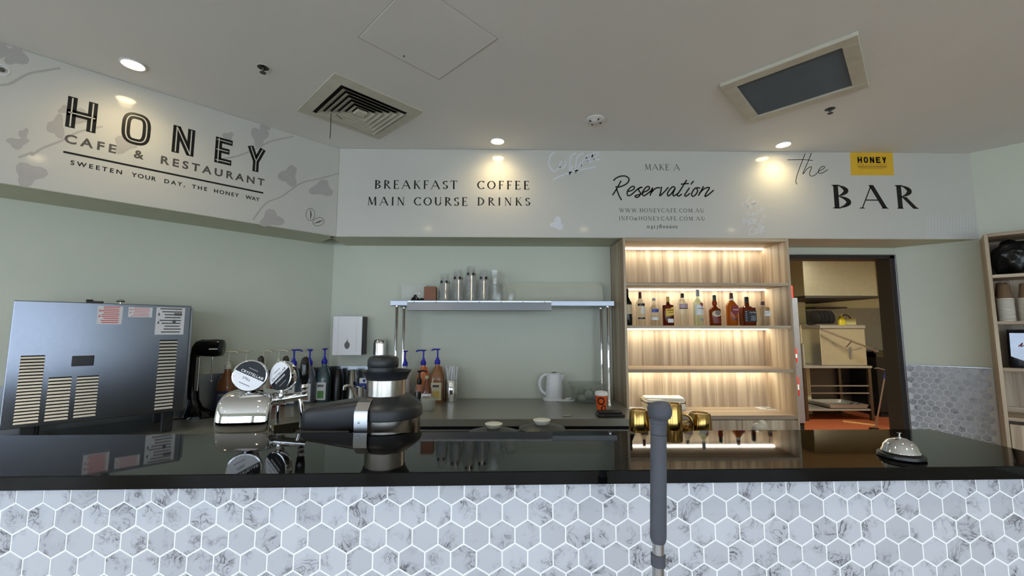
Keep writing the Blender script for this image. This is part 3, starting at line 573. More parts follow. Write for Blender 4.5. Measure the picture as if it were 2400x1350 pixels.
# ---------------------------------------------------------------- the bar
BA = R(1.17); HB = 1.2; BX, BY = .0137, .9213; ST = .0285
bar = thing('bar_counter', 'long bar front clad in pale marble hexagon tiles with white grout', 'bar', (BX, BY, 0), BA)
XL, XR = -1.75, 1.27
b = BM(); box(b, (XL, .013, .0), (XR, .32, HB - ST)); obj('body', b, M_grout, bar)
Wt = .05407; rp = Wt * .8660; hs = Wt / math.sqrt(3); GP = .0033
def hexmesh(W, th, gap):
    b = BM(); r = (W - gap) / math.sqrt(3); pts = lambda k: [(k * r * math.cos(R(90 + 60 * i)), k * r * math.sin(R(90 + 60 * i))) for i in range(6)]
    rings(b, [[(x, 0, z) for x, z in pts(1)], [(x, -th * .7, z) for x, z in pts(1)], [(x, -th, z) for x, z in pts(.965)]])
    bmesh.ops.recalc_face_normals(b, faces=b.faces[:]); me = bpy.data.meshes.new('tile'); b.to_mesh(me); b.free(); return me
hm = hexmesh(Wt, .0012, GP); hm.materials.append(M_marble)
# lower end of an upright joint of the top row sits at u=.0605, z=1.1435
zc0 = 1.1435 + hs / 2; ph = .0605 + Wt / 2
def cut_hex(zlim, W, th, gap, m):
    r = (W - gap) / math.sqrt(3); pts = []
    poly = [(r * math.cos(R(90 + 60 * i)), r * math.sin(R(90 + 60 * i))) for i in range(6)]
    for i in range(6):
        a, c = poly[i], poly[(i + 1) % 6]
        if a[1] <= zlim: pts.append(a)
        if (a[1] <= zlim) != (c[1] <= zlim):
            k = (zlim - a[1]) / (c[1] - a[1]); pts.append((a[0] + (c[0] - a[0]) * k, zlim))
    b = BM(); rings(b, [[(x, 0, z) for x, z in pts], [(x, -th, z) for x, z in pts]]); bmesh.ops.recalc_face_normals(b, faces=b.faces[:]); me = bpy.data.meshes.new('tile'); b.to_mesh(me); b.free(); me.materials.append(m); return me
top_me = cut_hex(HB - ST - .0003 - zc0, Wt, .0012, GP, M_marble)
nt_ = 0
for row in range(5):
    z = zc0 - rp * row; off = ph + (Wt / 2 if row % 2 else 0)
    k0 = int((-1.12 - off) / Wt) - 1; k1 = int((1.2 - off) / Wt) + 2
    for k in range(k0, k1):
        u = off + k * Wt
        if -1.14 < u < 1.22: link('tile', top_me if row == 0 else hm, bar, (u, .0132, z)); nt_ += 1
b = BM()
for row in range(5, 24):
    z = zc0 - rp * row; off = ph + (Wt / 2 if row % 2 else 0)
    for k in range(-34, 24):
        u = off + k * Wt
        if XL + .04 < u < XR - .05: rings(b, [[(u + (Wt - GP) / math.sqrt(3) * math.cos(R(90 + 60 * i)), y, z + (Wt - GP) / math.sqrt(3) * math.sin(R(90 + 60 * i))) for i in range(6)] for y in (.0132, .012)])
o = obj('lower_tile', b, M_marble, bar, 0); o['kind'] = 'stuff'
bt = thing('stone_worktop', 'polished black stone bar top with a thick square front edge', 'worktop', (BX, BY, HB - ST), BA)
b = BM(); box(b, (XL - .03, 0, 0), (1.285, .346, ST), .002, 2); obj('slab', b, M_stone, bt)
# service bench behind the bar, lower than the bar top, carries the tap, the juicer and the mugs
ZBN = .95
b = BM(); box(b, (-1.5, .325, ZBN - .03), (XR, .80, ZBN), .003); box(b, (-1.5, .325, 0), (XR, .345, ZBN - .03)); box(b, (-1.5, .76, .0), (-1.46, .79, ZBN - .03)); box(b, (XR - .04, .76, 0), (XR, .79, ZBN - .03)); box(b, (-.2, .76, 0), (-.16, .79, ZBN - .03))
sb = obj('service_bench', b, M_worktop, None, loc=(BX, BY, 0), rz=BA); tag(sb, 'low steel service bench hidden behind the bar top', 'bench')
# ---------------------------------------------------------------- right wall: tiled panel, capping
WRZ = R(-45)
tw_ = thing('tile_panel', 'small grey marble hexagon tiles on the lower right wall beside the doorway', 'tile panel', (RXW, YW, 0), WRZ)   # local x runs along the wall, -y into the room
zt = 1.205
b = BM(); box(b, (.012, -.004, .08), (.498, .0, zt)); obj('grout_bed', b, mat('grey_grout', (206, 208, 212), .7, var=.02), tw_)
b = BM(); box(b, (.012, -.013, zt), (.498, 0, zt + .006), .001); obj('capping', b, M_steel, tw_)
W2 = .0525; rp2 = W2 * .866; h2 = hexmesh(W2, .0014, .0055); h2.materials.append(M_marble2)
for row in range(24):
    z = zt - .028 - rp2 * row
    for k in range(12):
        u = .036 + k * W2 + (W2 / 2 if row % 2 else 0)
        if u < .475: link('tile', h2, tw_, (u, -.0035, z))
# ---------------------------------------------------------------- right wall: shelf unit
uu = .50
ru = thing('shelf_unit', 'tall oak shelf unit with open pigeonholes at the right edge', 'shelf', (RXW, YW, 0), WRZ)
def bxo(parent, name, lo, hi, m, bev=.0015): b = BM(); box(b, lo, hi, bev); return obj(name, b, m, parent)
dp = .315
bxo(ru, 'side_panel', (uu, -dp, 0), (uu + .02, -.001, 2.2), M_woodv)
bxo(ru, 'side_panel', (uu + 1.3, -dp, 0), (uu + 1.32, -.001, 2.2), M_woodv)
for z in (2.178, 1.875, 1.54, 1.21, .868): bxo(ru, 'top_board' if z > 2 else 'shelf', (uu + .02, -dp, z), (uu + 1.3, -.012, z + .024), M_woodh)
bxo(ru, 'back_panel', (uu + .02, -.012, .1), (uu + 1.3, -.001, 2.178), M_woodv)
bxo(ru, 'divider', (uu + .62, -dp, .868), (uu + .64, -.012, 2.178), M_woodv)
for i in range(2): bxo(ru, 'door', (uu + .023 + i * .64, -dp - .002, .1), (uu + .655 + i * .64, -dp + .016, .845), M_woodv)
for i in range(2): bxo(ru, 'rear_lip', (uu + .022 + i * .62, -.03, .893), (uu + .61 + i * .62, -.013, .935), M_woodh)
# ---------------------------------------------------------------- lit oak display cabinet
cb = thing('display_cabinet', 'tall oak back-bar cabinet with lit shelves and drawers', 'cabinet', (.895, YW, 0))
cw = 2.18 - .895; CF = -.40
bxo(cb, 'side_panel', (0, CF, 0), (.018, -.001, 2.205), M_woodv); bxo(cb, 'side_panel', (cw - .018, CF, 0), (cw, -.001, 2.205), M_woodv)
bxo(cb, 'top_board', (.018, CF, 2.178), (cw - .018, -.02, 2.205), M_woodh)
bxo(cb, 'back_panel', (.018, -.05, .1), (cw - .018, -.03, 2.178), M_woodv)
for z in (1.834, 1.508, 1.180): bxo(cb, 'shelf', (.018, CF + .004, z), (cw - .018, -.05, z + .023), M_woodh)
bxo(cb, 'base_top', (.018, CF, .842), (cw - .018, -.05, .866), M_woodh)
bxo(cb, 'finger_gap', (.018, CF + .02, .822), (cw - .018, -.05, .842), M_woodh)
dw = (cw - .036) / 3
for i in range(3): bxo(cb, 'drawer', (.018 + i * dw + .0015, CF, .50), (.018 + (i + 1) * dw - .0015, CF + .018, .833), M_woodv)
for i in range(3): bxo(cb, 'drawer', (.018 + i * dw + .0015, CF, .12), (.018 + (i + 1) * dw - .0015, CF + .018, .495), M_woodv)
bxo(cb, 'plinth', (.018, CF + .03, 0), (cw - .018, CF + .05, .115), M_woodh)
for z in (2.178, 1.834, 1.508, 1.180):
    o = bxo(cb, 'led_strip', (.020, -.120, z - .010), (cw - .020, -.105, z), M_led, .002)
    ld = bpy.data.lights.new('led_glow', 'AREA'); ld.shape = 'RECTANGLE'; ld.size = cw - .06; ld.size_y = .012; ld.energy = 2.2; ld.color = (1, .95, .76)
    lo = bpy.data.objects.new('led_glow', ld); COL.objects.link(lo); lo.parent = cb; lo.location = (cw / 2, -.1125, z - .0115)
# ---------------------------------------------------------------- back counter with under-counter fridge
ZC = .93; YC = 2.74; CX0, CX1 = -1.25, .885
bc = thing('back_counter', 'long stainless steel worktop along the back wall', 'worktop', (CX0, YW, ZC))
def slab(pts, z0, z1): b = BM(); rings(b, [[(x, y, z) for x, y in pts] for z in (z0, z1)]); return b
obj('top', slab([(0, YC - YW), (CX1 - CX0, YC - YW), (CX1 - CX0, -.001), (-.667 - CX0, -.001), (-1.2 - CX0, -.533)], -.045, 0), M_worktop, bc, 20)
bxo(bc, 'end_upstand', (CX1 - CX0 - .012, YC - YW + .004, 0), (CX1 - CX0 - .001, YC - YW + .16, .024), M_white, .001)
FX = -.62
fr = thing('undercounter_fridge', 'stainless under-counter fridge with drawer fronts below the worktop', 'fridge', (FX, YW, 0))
b = BM(); box(b, (.0, YC - YW + .06, .1), (CX1 - FX - .01, -.01, ZC - .046)); obj('body', b, M_dark, fr)
for x0, x1 in ((-.55, -.02), (.0, .47), (.485, .94), (.955, 1.49)):
    for z0, z1 in ((.62, ZC - .072), (.14, .61)):
        b = BM(); box(b, (x0, YC - YW + .03, z0), (x1, YC - YW + .06, z1), .004, 2); o = obj('drawer_front', b, mat('drawer_steel', (116, 116, 112), .3, .6, var=.05), fr)
b = BM(); box(b, (0, YC - YW + .08, 0), (CX1 - FX - .01, -.05, .1)); obj('plinth', b, M_dark, fr)
# angled left bench with steel splashback
lb = thing('left_bench', 'dark steel bench running along the angled left wall', 'bench', (LX, YW, 0), R(45))      # local x back along the wall, -y to the room
BD = (5.025 - 4.22) / S2
obj('worktop', slab([(-4.2, -BD), (.567, -BD), (.0, -.001), (-4.2, -.001)], ZC - .04, ZC), M_worktop, lb, 20)
b = BM(); box(b, (-4.2, -BD + .04, .1), (-.62, -.01, ZC - .041)); obj('body', b, mat('bench_grey', (92, 92, 92), .5), lb)
b = BM(); box(b, (-.86, -BD + .012, .4), (-.56, -BD + .038, ZC - .042), .003); o = obj('timber_door', b, mat('pale_timber', (176, 150, 112), .5, var=.1, stretch=(1, 1, 8)), lb)
b = BM(); q = lb.matrix_basis.inverted() @ PP(690, 1010, lb.matrix_basis @ Vector((0, -BD + .011, 0)), lb.matrix_basis.to_3x3() @ Vector((0, -1, 0))); lathe(b, [(.011, -.001), (.011, .006)], n=16, M=T(q.x, q.y, q.z) @ RX(90)); obj('finger_hole', b, M_black, o)
b = BM(); box(b, (-1.9, -.008, ZC), (-.001, -.001, 1.19), .001); obj('splashback', b, M_steelh, lb)
bs = thing('steel_splashback', 'polished steel splashback panel on the back wall under the towel dispenser', 'splashback', (LX, YW, ZC))
b = BM(); box(b, (.01, -.007, 0.001), (.50, -.001, .265), .001); obj('panel', b, M_steelh, bs)
# ---------------------------------------------------------------- stainless machine on the left bench
s4 = 3.75
mc = thing('drink_machine', 'big stainless steel countertop machine with louvre vents on the left bench', 'machine', (-2.288, 1.972, ZC), R(45))
MW, MZ0, MZ1 = .664, .112, .702
ML = cam_local(mc)
b = BM(); box(b, (0, 0, MZ0), (MW, .44, MZ1), .004, 2); obj('housing', b, mat('machine_steel', (122, 126, 136), .24, 1., var=.05, scale=2.5), mc)
b = BM(); box(b, (MW, .012, MZ0 + .005), (MW + .012, .43, MZ1 - .012), .002); obj('side_cover', b, M_steelh, mc)
for x in (.06, MW - .09):
    for y in (.03, .37):
        b = BM(); box(b, (x, y, 0), (x + .05, y + .05, MZ0), .004); obj('foot', b, M_rubber, mc)
def mp4(x, y): q = ML(x / s4, 680 + y / s4); return q
lm = None
for (tl, tr, bl, br, n, nm) in (((170, 600), (395, 590), (120, 1172), (340, 1160), 21, 'a'), ((418, 790), (628, 780), (392, 1142), (600, 1130), 13, 'b'), ((670, 778), (870, 768), (645, 1112), (840, 1100), 13, 'c'), ((1398, 460), (1558, 456), (1356, 1042), (1518, 1032), 21, 'd')):
    a, c, d, e = mp4(*tl), mp4(*tr), mp4(*bl), mp4(*br)
    u0, u1 = (a[0] + d[0]) / 2, (c[0] + e[0]) / 2; z0, z1 = (d[1] + e[1]) / 2, (a[1] + c[1]) / 2; pz = (z1 - z0) / (n - 1)
    b = BM(); box(b, (u0 + .001, -.0012, z0 - pz * .25), (u1 - .001, .001, z1 + pz * .75)); plate = obj('vent_slots', b, M_dark, mc)
    b = BM(); W_ = u1 - u0; prism(b, [(0, 0), (W_, 0), (W_, .001), (W_ - .002, pz * .56), (.002, pz * .56), (0, .001)], -.0035, -.001); me0 = None
    for v in b.verts:
        if v.co.z < pz * .4: v.co.y -= .004
    for i in range(n):
        if me0 is None: o = obj('louvre', b, mat('louvre_metal', (196, 194, 190), .4, .7), mc, loc=(u0, 0, z0 - pz * .2)); me0 = o.data
        else: link('louvre', me0, mc, (u0, 0, z0 - pz * .2 + pz * i))
a, d = mp4(634, 578), mp4(822, 662); b = BM(); box(b, (a[0], -.006, d[1]), (d[0], .002, a[1]), .002); o = obj('socket_plate', b, M_black, mc)
M_red = mat('red_print', (196, 60, 56), .5); M_lab = mat('label_white', (206, 204, 206), .5, var=.04)
def sticker(x0, y0, x1, y1, nm, ink, rows, grey=None):
    a, d = mp4(x0, y0), mp4(x1, y1); b = BM(); box(b, (a[0], -.0012, d[1]), (d[0], .0005, a[1])); o = obj(nm, b, M_lab, mc)
    b = BM(); rr = random.Random(x0); hh = (a[1] - d[1]); ww = d[0] - a[0]
    for i in range(rows):
        z = a[1] - hh * (i + .7) / (rows + .4); k = .12 + .2 * rr.random()
        flat(b, [(a[0] + ww * k, z), (d[0] - ww * .1 * (1 + rr.random()), z), (d[0] - ww * .1, z + hh * .045), (a[0] + ww * k, z + hh * .045)], -.0016)
    for i in range(2): flat(b, [(a[0] + ww * .05, a[1] - hh * (.3 + .3 * i)), (a[0] + ww * .14, a[1] - hh * (.3 + .3 * i)), (a[0] + ww * .095, a[1] - hh * (.18 + .3 * i))], -.0016)
    obj('small_print', b, ink, o)
    if grey:
        b = BM(); flat(b, [(a[0] + ww * .62, a[1] - hh * .3), (a[0] + ww * .9, a[1] - hh * .3), (a[0] + ww * .9, a[1] - hh * .2), (a[0] + ww * .62, a[1] - hh * .2)], -.0018); flat(b, [(a[0] + ww * .58, a[1] - hh * .6), (a[0] + ww * .7, a[1] - hh * .6), (a[0] + ww * .7, a[1] - hh * .45), (a[0] + ww * .58, a[1] - hh * .45)], -.0018); obj('code_block', b, M_inkg, o)
sticker(862, 138, 1068, 300, 'warning_sticker', M_red, 9); sticker(1132, 148, 1335, 240, 'warning_sticker', M_red, 6); sticker(1378, 150, 1610, 390, 'rating_plate', M_inkg, 9, True)
b = BM(); box(b, (.235, .03, MZ1), (.30, .07, MZ1 + .012), .003); box(b, (.235, .03, MZ1 + .012), (.262, .07, MZ1 + .018), .002); obj('top_bracket', b, M_black, mc)
b = BM(); lathe(b, [(.004, 0), (.004, .008), (.016, .01), (.02, .016), (.012, .024)], (.365, .04, MZ1), 14); obj('filler_knob', b, M_chrome, mc)
# ---------------------------------------------------------------- milkshake mixer
p = PZ(468, 977, ZC); s = mpp(p)
mx = thing('milkshake_mixer', 'glossy black milkshake mixer standing right of the steel machine', 'mixer', p, R(12))
b = BM(); loft(b, [(0, .10, .085, 2.6, .01), (.014, .10, .085, 2.6, .01), (.03, .075, .065, 2.4, -.012), (.06, .045, .05, 2.2, -.036), (.11, .030, .04, 2.2, -.045), (.22, .024, .038, 2.2, -.05), (.40, .024, .038, 2.2, -.05), (.45, .032, .042, 2.2, -.038), (.485, .03, .04, 2.2, -.02), (.50, .015, .03, 2.2, 0)], 28); obj('stand', b, mat('gloss_black', (10, 10, 11), .12), mx)
b = BM(); loft(b, [(-.06, .030, .036, 2.6), (-.05, .046, .048, 2.8), (.0, .056, .054, 3), (.06, .058, .056, 3.2), (.088, .054, .052, 3.2), (.095, .044, .042, 3)], 32, M=T(.012, 0, .445) @ RY(90)); obj('motor_head', b, mat('gloss_black', (10, 10, 11), .12), mx)
b = BM(); tube(b, [(.05, 0, .40), (.05, 0, .23)], .004, 8); lathe(b, [(.014, 0), (.014, .004)], (.05, 0, .226), 14); obj('spindle', b, M_chrome, mx)
b = BM(); box(b, (-.028, -.041, .17), (-.006, -.035, .39), .002); obj('chrome_strip', b, M_chrome, mx)
b = BM(); box(b, (.048, -.0575, .436), (.098, -.054, .443), .001); obj('brand_mark', b, M_white, mx)
b = BM(); tube(b, smooth([(-.06, -.05, .006), (-.13, -.08, .004), (-.20, -.05, .004), (-.26, 0, .004)], 6), .004, 8); obj('power_cord', b, M_black, mx)
# ---------------------------------------------------------------- pump bottles
def pump_parts(t, z0, m, sc_=1., dirx=1):
    b = BM(); lathe(b, [(.021, 0), (.023, .004), (.021, .03), (.013, .036), (.012, .05), (.006, .054)], (0, 0, z0), 18); obj('pump_collar', b, m, t)
    b = BM(); tube(b, [(0, 0, z0 + .05), (0, 0, z0 + .112)], .0062, 10); obj('pump_stem', b, m, t)
    b = BM(); lathe(b, [(.006, 0), (.021, .003), (.022, .008), (.018, .011), (0.0, .011)], (0, 0, z0 + .110), 18, cap1=False)
    tube(b, smooth([(0, 0, z0 + .116), (dirx * .03, 0, z0 + .117), (dirx * .052, 0, z0 + .114), (dirx * .06, 0, z0 + .104)], 5), [.006] * 10 + [.005] * 6, 8); obj('pump_head', b, m, t)
M_blue = mat('blue_pump', (30, 36, 170), .35); M_wpump = mat('white_pump', (214, 212, 196), .4)
def jug(px, Y, top_py, base_z, body_m, pump_m, label, dirx=1, lab=None, wide=.052, deep=.05, liquid=None, labm=None, art=None, group='syrup pump bottles', fill=0.):
    """square-shouldered syrup bottle with a pump; its height follows from the top of the pump"""
    P = PY(px, top_py, Y); base = Vector((P.x, Y, base_z)); H_ = P.z - base_z; hb = H_ - .121; t = thing('pump_bottle', label, 'bottle', base, math.atan2(-base.x, base.y) * .0, group)
    b = BM(); loft(b, [(0, wide * .93, deep * .93, 3.2), (.008, wide, deep, 3.2), (hb * .58, wide, deep, 3.2), (hb * .72, wide * .9, deep * .9, 2.8), (hb * .9, wide * .48, deep * .5, 2.2), (hb * .94, .019, .019), (hb, .019, .019)], 32); obj('body', b, body_m, t)
    if fill:
        pass
    b = BM(); tube(b, smooth([(wide * .78, -.004, hb * .62), (wide * .92, -.006, hb * .74), (wide * .62, -.006, hb * .9), (.02, -.004, hb * .93)], 5), .007, 8); obj('grip', b, body_m, t)
    if labm:
        b = BM(); patch(b, hb * .06, hb * .52, wide, deep, 3.2, -126, -54); lo = obj('label', b, labm, t, 60)
        if art:
            b = BM(); patch(b, hb * .1, hb * .3, wide, deep, 3.2, -105, -74, off=.0018); obj('label_picture', b, art, lo, 60)
            b = BM(); patch(b, hb * .40, hb * .46, wide, deep, 3.2, -108, -76, off=.0018); obj('label_mark', b, M_inkg, lo, 60)
    pump_parts(t, hb, pump_m, 1, dirx)
    return t
def wallpos(px, off): return PP(px, 900, (0, off, 0), (1 / S2, -1 / S2, 0))
M_syr = lambda n, c: mat(n, c, .22, var=.08, coat=.3)
ml_ = mat('bottle_label', (214, 214, 218), .45, var=.05)
for px, off, ty, bm_, pm_, nm, dx, lm_, art in (
    (537, 4.84, 823, M_syr('caramel_syrup', (118, 76, 48)), M_wpump, 'white-pump bottle of brown syrup just right of the black mixer', 1, mat('dark_label', (40, 40, 70), .5), mat('brown_art', (96, 60, 40), .5)),
    (578, 4.88, 822, M_syr('clear_syrup', (150, 140, 110)), M_wpump, 'white-pump bottle with spout pointing left behind the larger round tap badge', -1, None, None),
    (618, 4.90, 821, M_syr('white_bottle', (206, 204, 198)), M_wpump, 'white-pump bottle with white body and red label behind the tap badges', 1, mat('red_label', (170, 40, 44), .5), ml_),
    (655, 4.90, 820, M_syr('berry_syrup', (112, 30, 34)), M_wpump, 'white-pump bottle of dark red syrup behind the narrow tap badge', 1, None, None),
    (690, 4.88, 819, M_syr('slate_syrup', (74, 92, 108)), M_blue, 'blue-pump syrup bottle nearest the round tap badges, spout pointing right', 1, ml_, mat('grey_art', (120, 108, 100), .5)),
    (727, 4.88, 818.5, M_syr('grey_syrup', (84, 88, 100)), M_blue, 'blue-pump syrup bottle with a brown cup on its label', .2, ml_, mat('cup_art', (136, 92, 66), .5)),
    (762, 4.86, 816.5, M_syr('teal_syrup', (62, 82, 90)), M_blue, 'blue-pump syrup bottle with a green picture on its label', -.1, ml_, mat('mint_art', (70, 128, 62), .5))):
    q = wallpos(px, off); jug(px, q.y, ty, ZC, bm_, pm_, nm, dx, labm=lm_, art=art)
b = BM(); loft(b, [(0, .032, .05, 2.6), (.18, .036, .052, 2.6), (.235, .022, .034, 2.4), (.25, .016, .02, 2.2)], 28); p = PY(792, 930, 3.47); o = obj('canister', b, mat('canister_black', (14, 14, 16), .3), None, loc=(p.x, 3.47, ZC)); tag(o, 'dark rounded canister between the blue-pump bottles and the steel cup', 'canister')
# right-hand group on the back counter
jug(950, 3.44, 822, ZC, M_syr('milk_bottle', (186, 184, 182)), M_blue, 'blue-pump bottle with white body right behind the juicer', -.2, wide=.05)
jug(993, 3.44, 820, ZC, M_syr('orange_syrup', (206, 118, 70)), M_blue, 'blue-pump bottle of orange syrup behind the glass sauce bottle', -1, wide=.05)
jug(1026, 3.40, 817.5, ZC, M_syr('amber_syrup', (142, 96, 60)), M_blue, 'blue-pump bottle of amber juice with a lemon label by the straws', -.8, labm=mat('lemon_label', (214, 206, 178), .5), art=mat('lemon_art', (208, 178, 96), .5), wide=.055)
# squeeze bottle with black pump
p = PY(982, 930, 3.30); t = thing('sauce_pump', 'small clear bottle of dark sauce with a black pump', 'bottle', (p.x, 3.30, ZC))
b = BM(); lathe(b, [(.036, 0), (.038, .006), (.038, .09)], n=28); obj('dark_sauce', b, M_ink, t)
b = BM(); lathe(b, [(.0385, .0), (.0385, .095), (.036, .115), (.022, .14), (.016, .15)], n=28, cap0=False, cap1=False); obj('body', b, M_clear, t)
b = BM(); lathe(b, [(.016, .145), (.02, .16), (.018, .185), (.008, .20), (.006, .235), (.016, .24), (.018, .25), (0, .254)], n=18, cap1=False); tube(b, smooth([(0, 0, .248), (.03, 0, .25), (.06, 0, .238)], 5), .006, 8); obj('pump', b, M_black, t)
# glass sauce bottle with white label
p = PY(1000, 930, 3.22); t = thing('sauce_bottle', 'clear glass bottle of red sauce with a white label', 'bottle', (p.x, 3.22, ZC))
b = BM(); lathe(b, [(.037, 0), (.040, .006), (.040, .10), (.034, .125), (.02, .16), (.016, .185), (.013, .20)], n=28); obj('body', b, mat('sauce_glass', (150, 92, 70), .08, trans=.5), t)
b = BM(); patch(b, .028, .092, .040, .040, 2, -160, -20); o = obj('label', b, M_white, t, 60)
b = BM(); patch(b, .060, .074, .0403, .0403, 2, -125, -55, off=.0016); patch(b, .046, .049, .0403, .0403, 2, -128, -52, off=.0016); obj('label_print', b, M_inkg, o, 60)
b = BM(); lathe(b, [(.014, .198), (.014, .218), (.012, .222)], n=18); obj('cap', b, mat('cap_tan', (186, 170, 140), .4), t)
# plastic tub
p = PZ(1004, 962, ZC); t = thing('plastic_tub', 'small frosted takeaway tub with lid in front of the sauce bottle', 'container', p)
b = BM(); loft(b, [(0, .036, .034, 3), (.01, .042, .038, 3), (.075, .050, .046, 3)], 28, cap1=False); obj('body', b, M_frost, t)
b = BM(); loft(b, [(.074, .055, .051, 3), (.084, .055, .051, 3), (.087, .050, .046, 3)], 28); obj('lid', b, M_frost, t)
# straw holder and straws
p = PZ(1057, 941, ZC); t = thing('straw_holder', 'tall chrome cylinder holding wrapped straws', 'holder', p)
b = BM(); lathe(b, [(.046, 0), (.047, .004), (.047, .165), (.045, .168), (.045, .012), (0, .012)], n=32, cap1=False); obj('cylinder', b, M_chrome, t)
b = BM(); box(b, (-.0068, -.003, 0), (.0068, .003, .24), .001); me0 = None; rr = random.Random(5)
for i in range(16):
    a = 2 * math.pi * i / 16 + .2; r_ = .028 if i % 3 else .012
    if me0 is None: o = obj('paper_straw', b, M_white); me0 = o.data
    else: o = link('paper_straw', me0)
    x_, y_ = r_ * math.cos(a), r_ * math.sin(a)
    o.location = (p.x + x_, p.y + y_, ZC + .013); o.rotation_euler = (-y_ * 5 * .8, x_ * 5 * .8, a * .6)
    o.scale = (1, 1, .96 + .16 * rr.random()); tag(o, 'white paper-wrapped straw standing in the chrome cylinder', 'straw', 'wrapped straws in the chrome cylinder')
# ---------------------------------------------------------------- kettle
p = PZ(1299, 937, ZC); t = thing('electric_kettle', 'white plastic electric kettle on its base with coiled cord', 'kettle', p)
b = BM(); loft(b, [(0, .078, .070, 2.6, -.012), (.016, .078, .070, 2.6, -.012), (.022, .066, .06, 2.3)], 30); obj('base', b, M_white, t)
b = BM(); loft(b, [(.022, .068, .064), (.03, .072, .068), (.11, .068, .065), (.205, .060, .058), (.214, .052, .05), (.218, .03, .03)], 34); obj('body', b, M_white, t)
b = BM(); tube(b, smooth([(-.045, 0, .205), (-.09, 0, .195), (-.118, 0, .14), (-.105, 0, .075), (-.066, 0, .045)], 6), .0125, 10); obj('handle', b, M_white, t)
b = BM(); rings(b, [[(.045, -.022, .205), (.045, .022, .205), (.060, .014, .14), (.060, -.014, .14)], [(.088, -.006, .205), (.088, .006, .205), (.072, .004, .17), (.072, -.004, .17)]]); obj('spout', b, M_white, t)
b = BM(); lathe(b, [(.02, .217), (.022, .221), (.0, .223)], n=18, cap1=False); obj('lid_button', b, M_black, t)
b = BM(); tube(b, smooth([(.06, -.02, .006), (.13, -.01, .006), (.165, -.04, .006), (.14, -.085, .006), (.06, -.095, .006), (.02, -.085, .006), (.06, -.07, .007), (.12, -.05, .012), (.135, -.02, .014), (.09, -.01, .012)], 8), .005, 8); obj('power_cord', b, M_white, t)
# ---------------------------------------------------------------- clear storage tub with odds and ends
p = PZ(1382, 946, ZC); t = thing('storage_tub', 'clear plastic storage tub filled with small packets', 'container', (p.x, p.y + .12, ZC), 0)
b = BM(); loft(b, [(0.001, .095, .09, 7), (.006, .10, .095, 7), (.135, .125, .118, 7), (.135, .136, .128, 7), (.142, .136, .128, 7)], 40, cap1=False); obj('body', b, thin_glass('tub_plastic', (186, 196, 184), .62, .12), t)
for i, (x, y, z, r_, c_) in enumerate(((-.05, -.06, .035, .033, (150, 152, 140)), (.01, -.07, .06, .035, (170, 168, 160)), (.06, -.06, .035, .03, (72, 84, 120)), (-.03, .03, .06, .045, (120, 130, 118)), (.05, .04, .06, .04, (140, 146, 136)), (-.05, -.03, .085, .03, (128, 136, 120)), (.07, -.02, .08, .028, (150, 150, 146)))):
    b = BM(); loft(b, [(-r_ * .9, r_ * .4, r_ * .3), (-r_ * .5, r_ * .95, r_ * .7), (0, r_, r_ * .8), (r_ * .5, r_ * .8, r_ * .7), (r_ * .8, r_ * .3, r_ * .3)], 14); o = obj('sachet', b, mat('sachet_%d' % i, c_, .4, var=.15, scale=40), None, loc=(p.x + x * .9, p.y + .12 + y * .75, ZC + z)); tag(o, ['pale grey packet at the front left of the clear storage tub', 'cream packet at the front middle of the clear storage tub', 'dark blue packet at the front right of the clear storage tub', 'green-grey packet at the back left of the clear storage tub', 'grey-green packet at the back right of the clear storage tub', 'olive packet on top at the left of the clear storage tub', 'light packet on top at the right of the clear storage tub'][i], 'packet', 'packets in the clear storage tub')
# orange takeaway cup
p = PZ(1410, 967, ZC); t = thing('takeaway_cup', 'orange takeaway coffee cup with dark gear rings and a white lid', 'cup', p)
b = BM(); lathe(b, [(.030, 0), (.030, .004), (.042, .122)], n=32); obj('cup', b, mat('orange_paper', (228, 96, 34), .45, var=.04), t)
b = BM(); lathe(b, [(.0445, .118), (.0455, .128), (.0425, .132), (.041, .142), (.037, .143), (.036, .139), (0, .139)], n=32, cap1=False); obj('lid', b, M_white, t)
b = BM()
for cu, cz, rr_ in ((-106, .083, .023), (-76, .036, .017)):
    for i in range(28):
        a0, a1 = 2 * math.pi * i / 28, 2 * math.pi * (i + 1) / 28; q = []
        ro = rr_ * (1.22 if i % 2 else 1.02)
        for a, r_ in ((a0, rr_ * .72), (a1, rr_ * .72), (a1, ro), (a0, ro)):
            z = cz + r_ * math.sin(a); rad = .030 + .012 * z / .122 + .0008; th = R(cu) + r_ * math.cos(a) / rad; q.append(b.verts.new((rad * math.cos(th), rad * math.sin(th), z)))
        b.faces.new(q)
obj('gear_print', b, M_ink, t)
p = PZ(1434, 979, ZC); t = thing('card_terminal', 'flat black device with rounded edges lying beside the orange cup', 'device', p)
b = BM(); box(b, (-.088, 0, 0), (.088, .10, .022), .006, 2); obj('body', b, M_black, t); b = BM(); box(b, (-.08, .008, .022), (.075, .092, .034), .005, 2); obj('top_pad', b, M_rubber, t)
p = PZ(1330, 976, ZC); t = thing('metal_clip', 'small bent metal clip lying on the steel worktop', 'clip', p)
b = BM(); tube(b, [(-.03, -.01, .005), (-.01, -.008, .006), (.02, .018, .006)], .0035, 8); tube(b, [(-.015, .0, .004), (.0, -.004, .005), (.032, .014, .005)], .003, 8); obj('wire', b, M_steel, t)
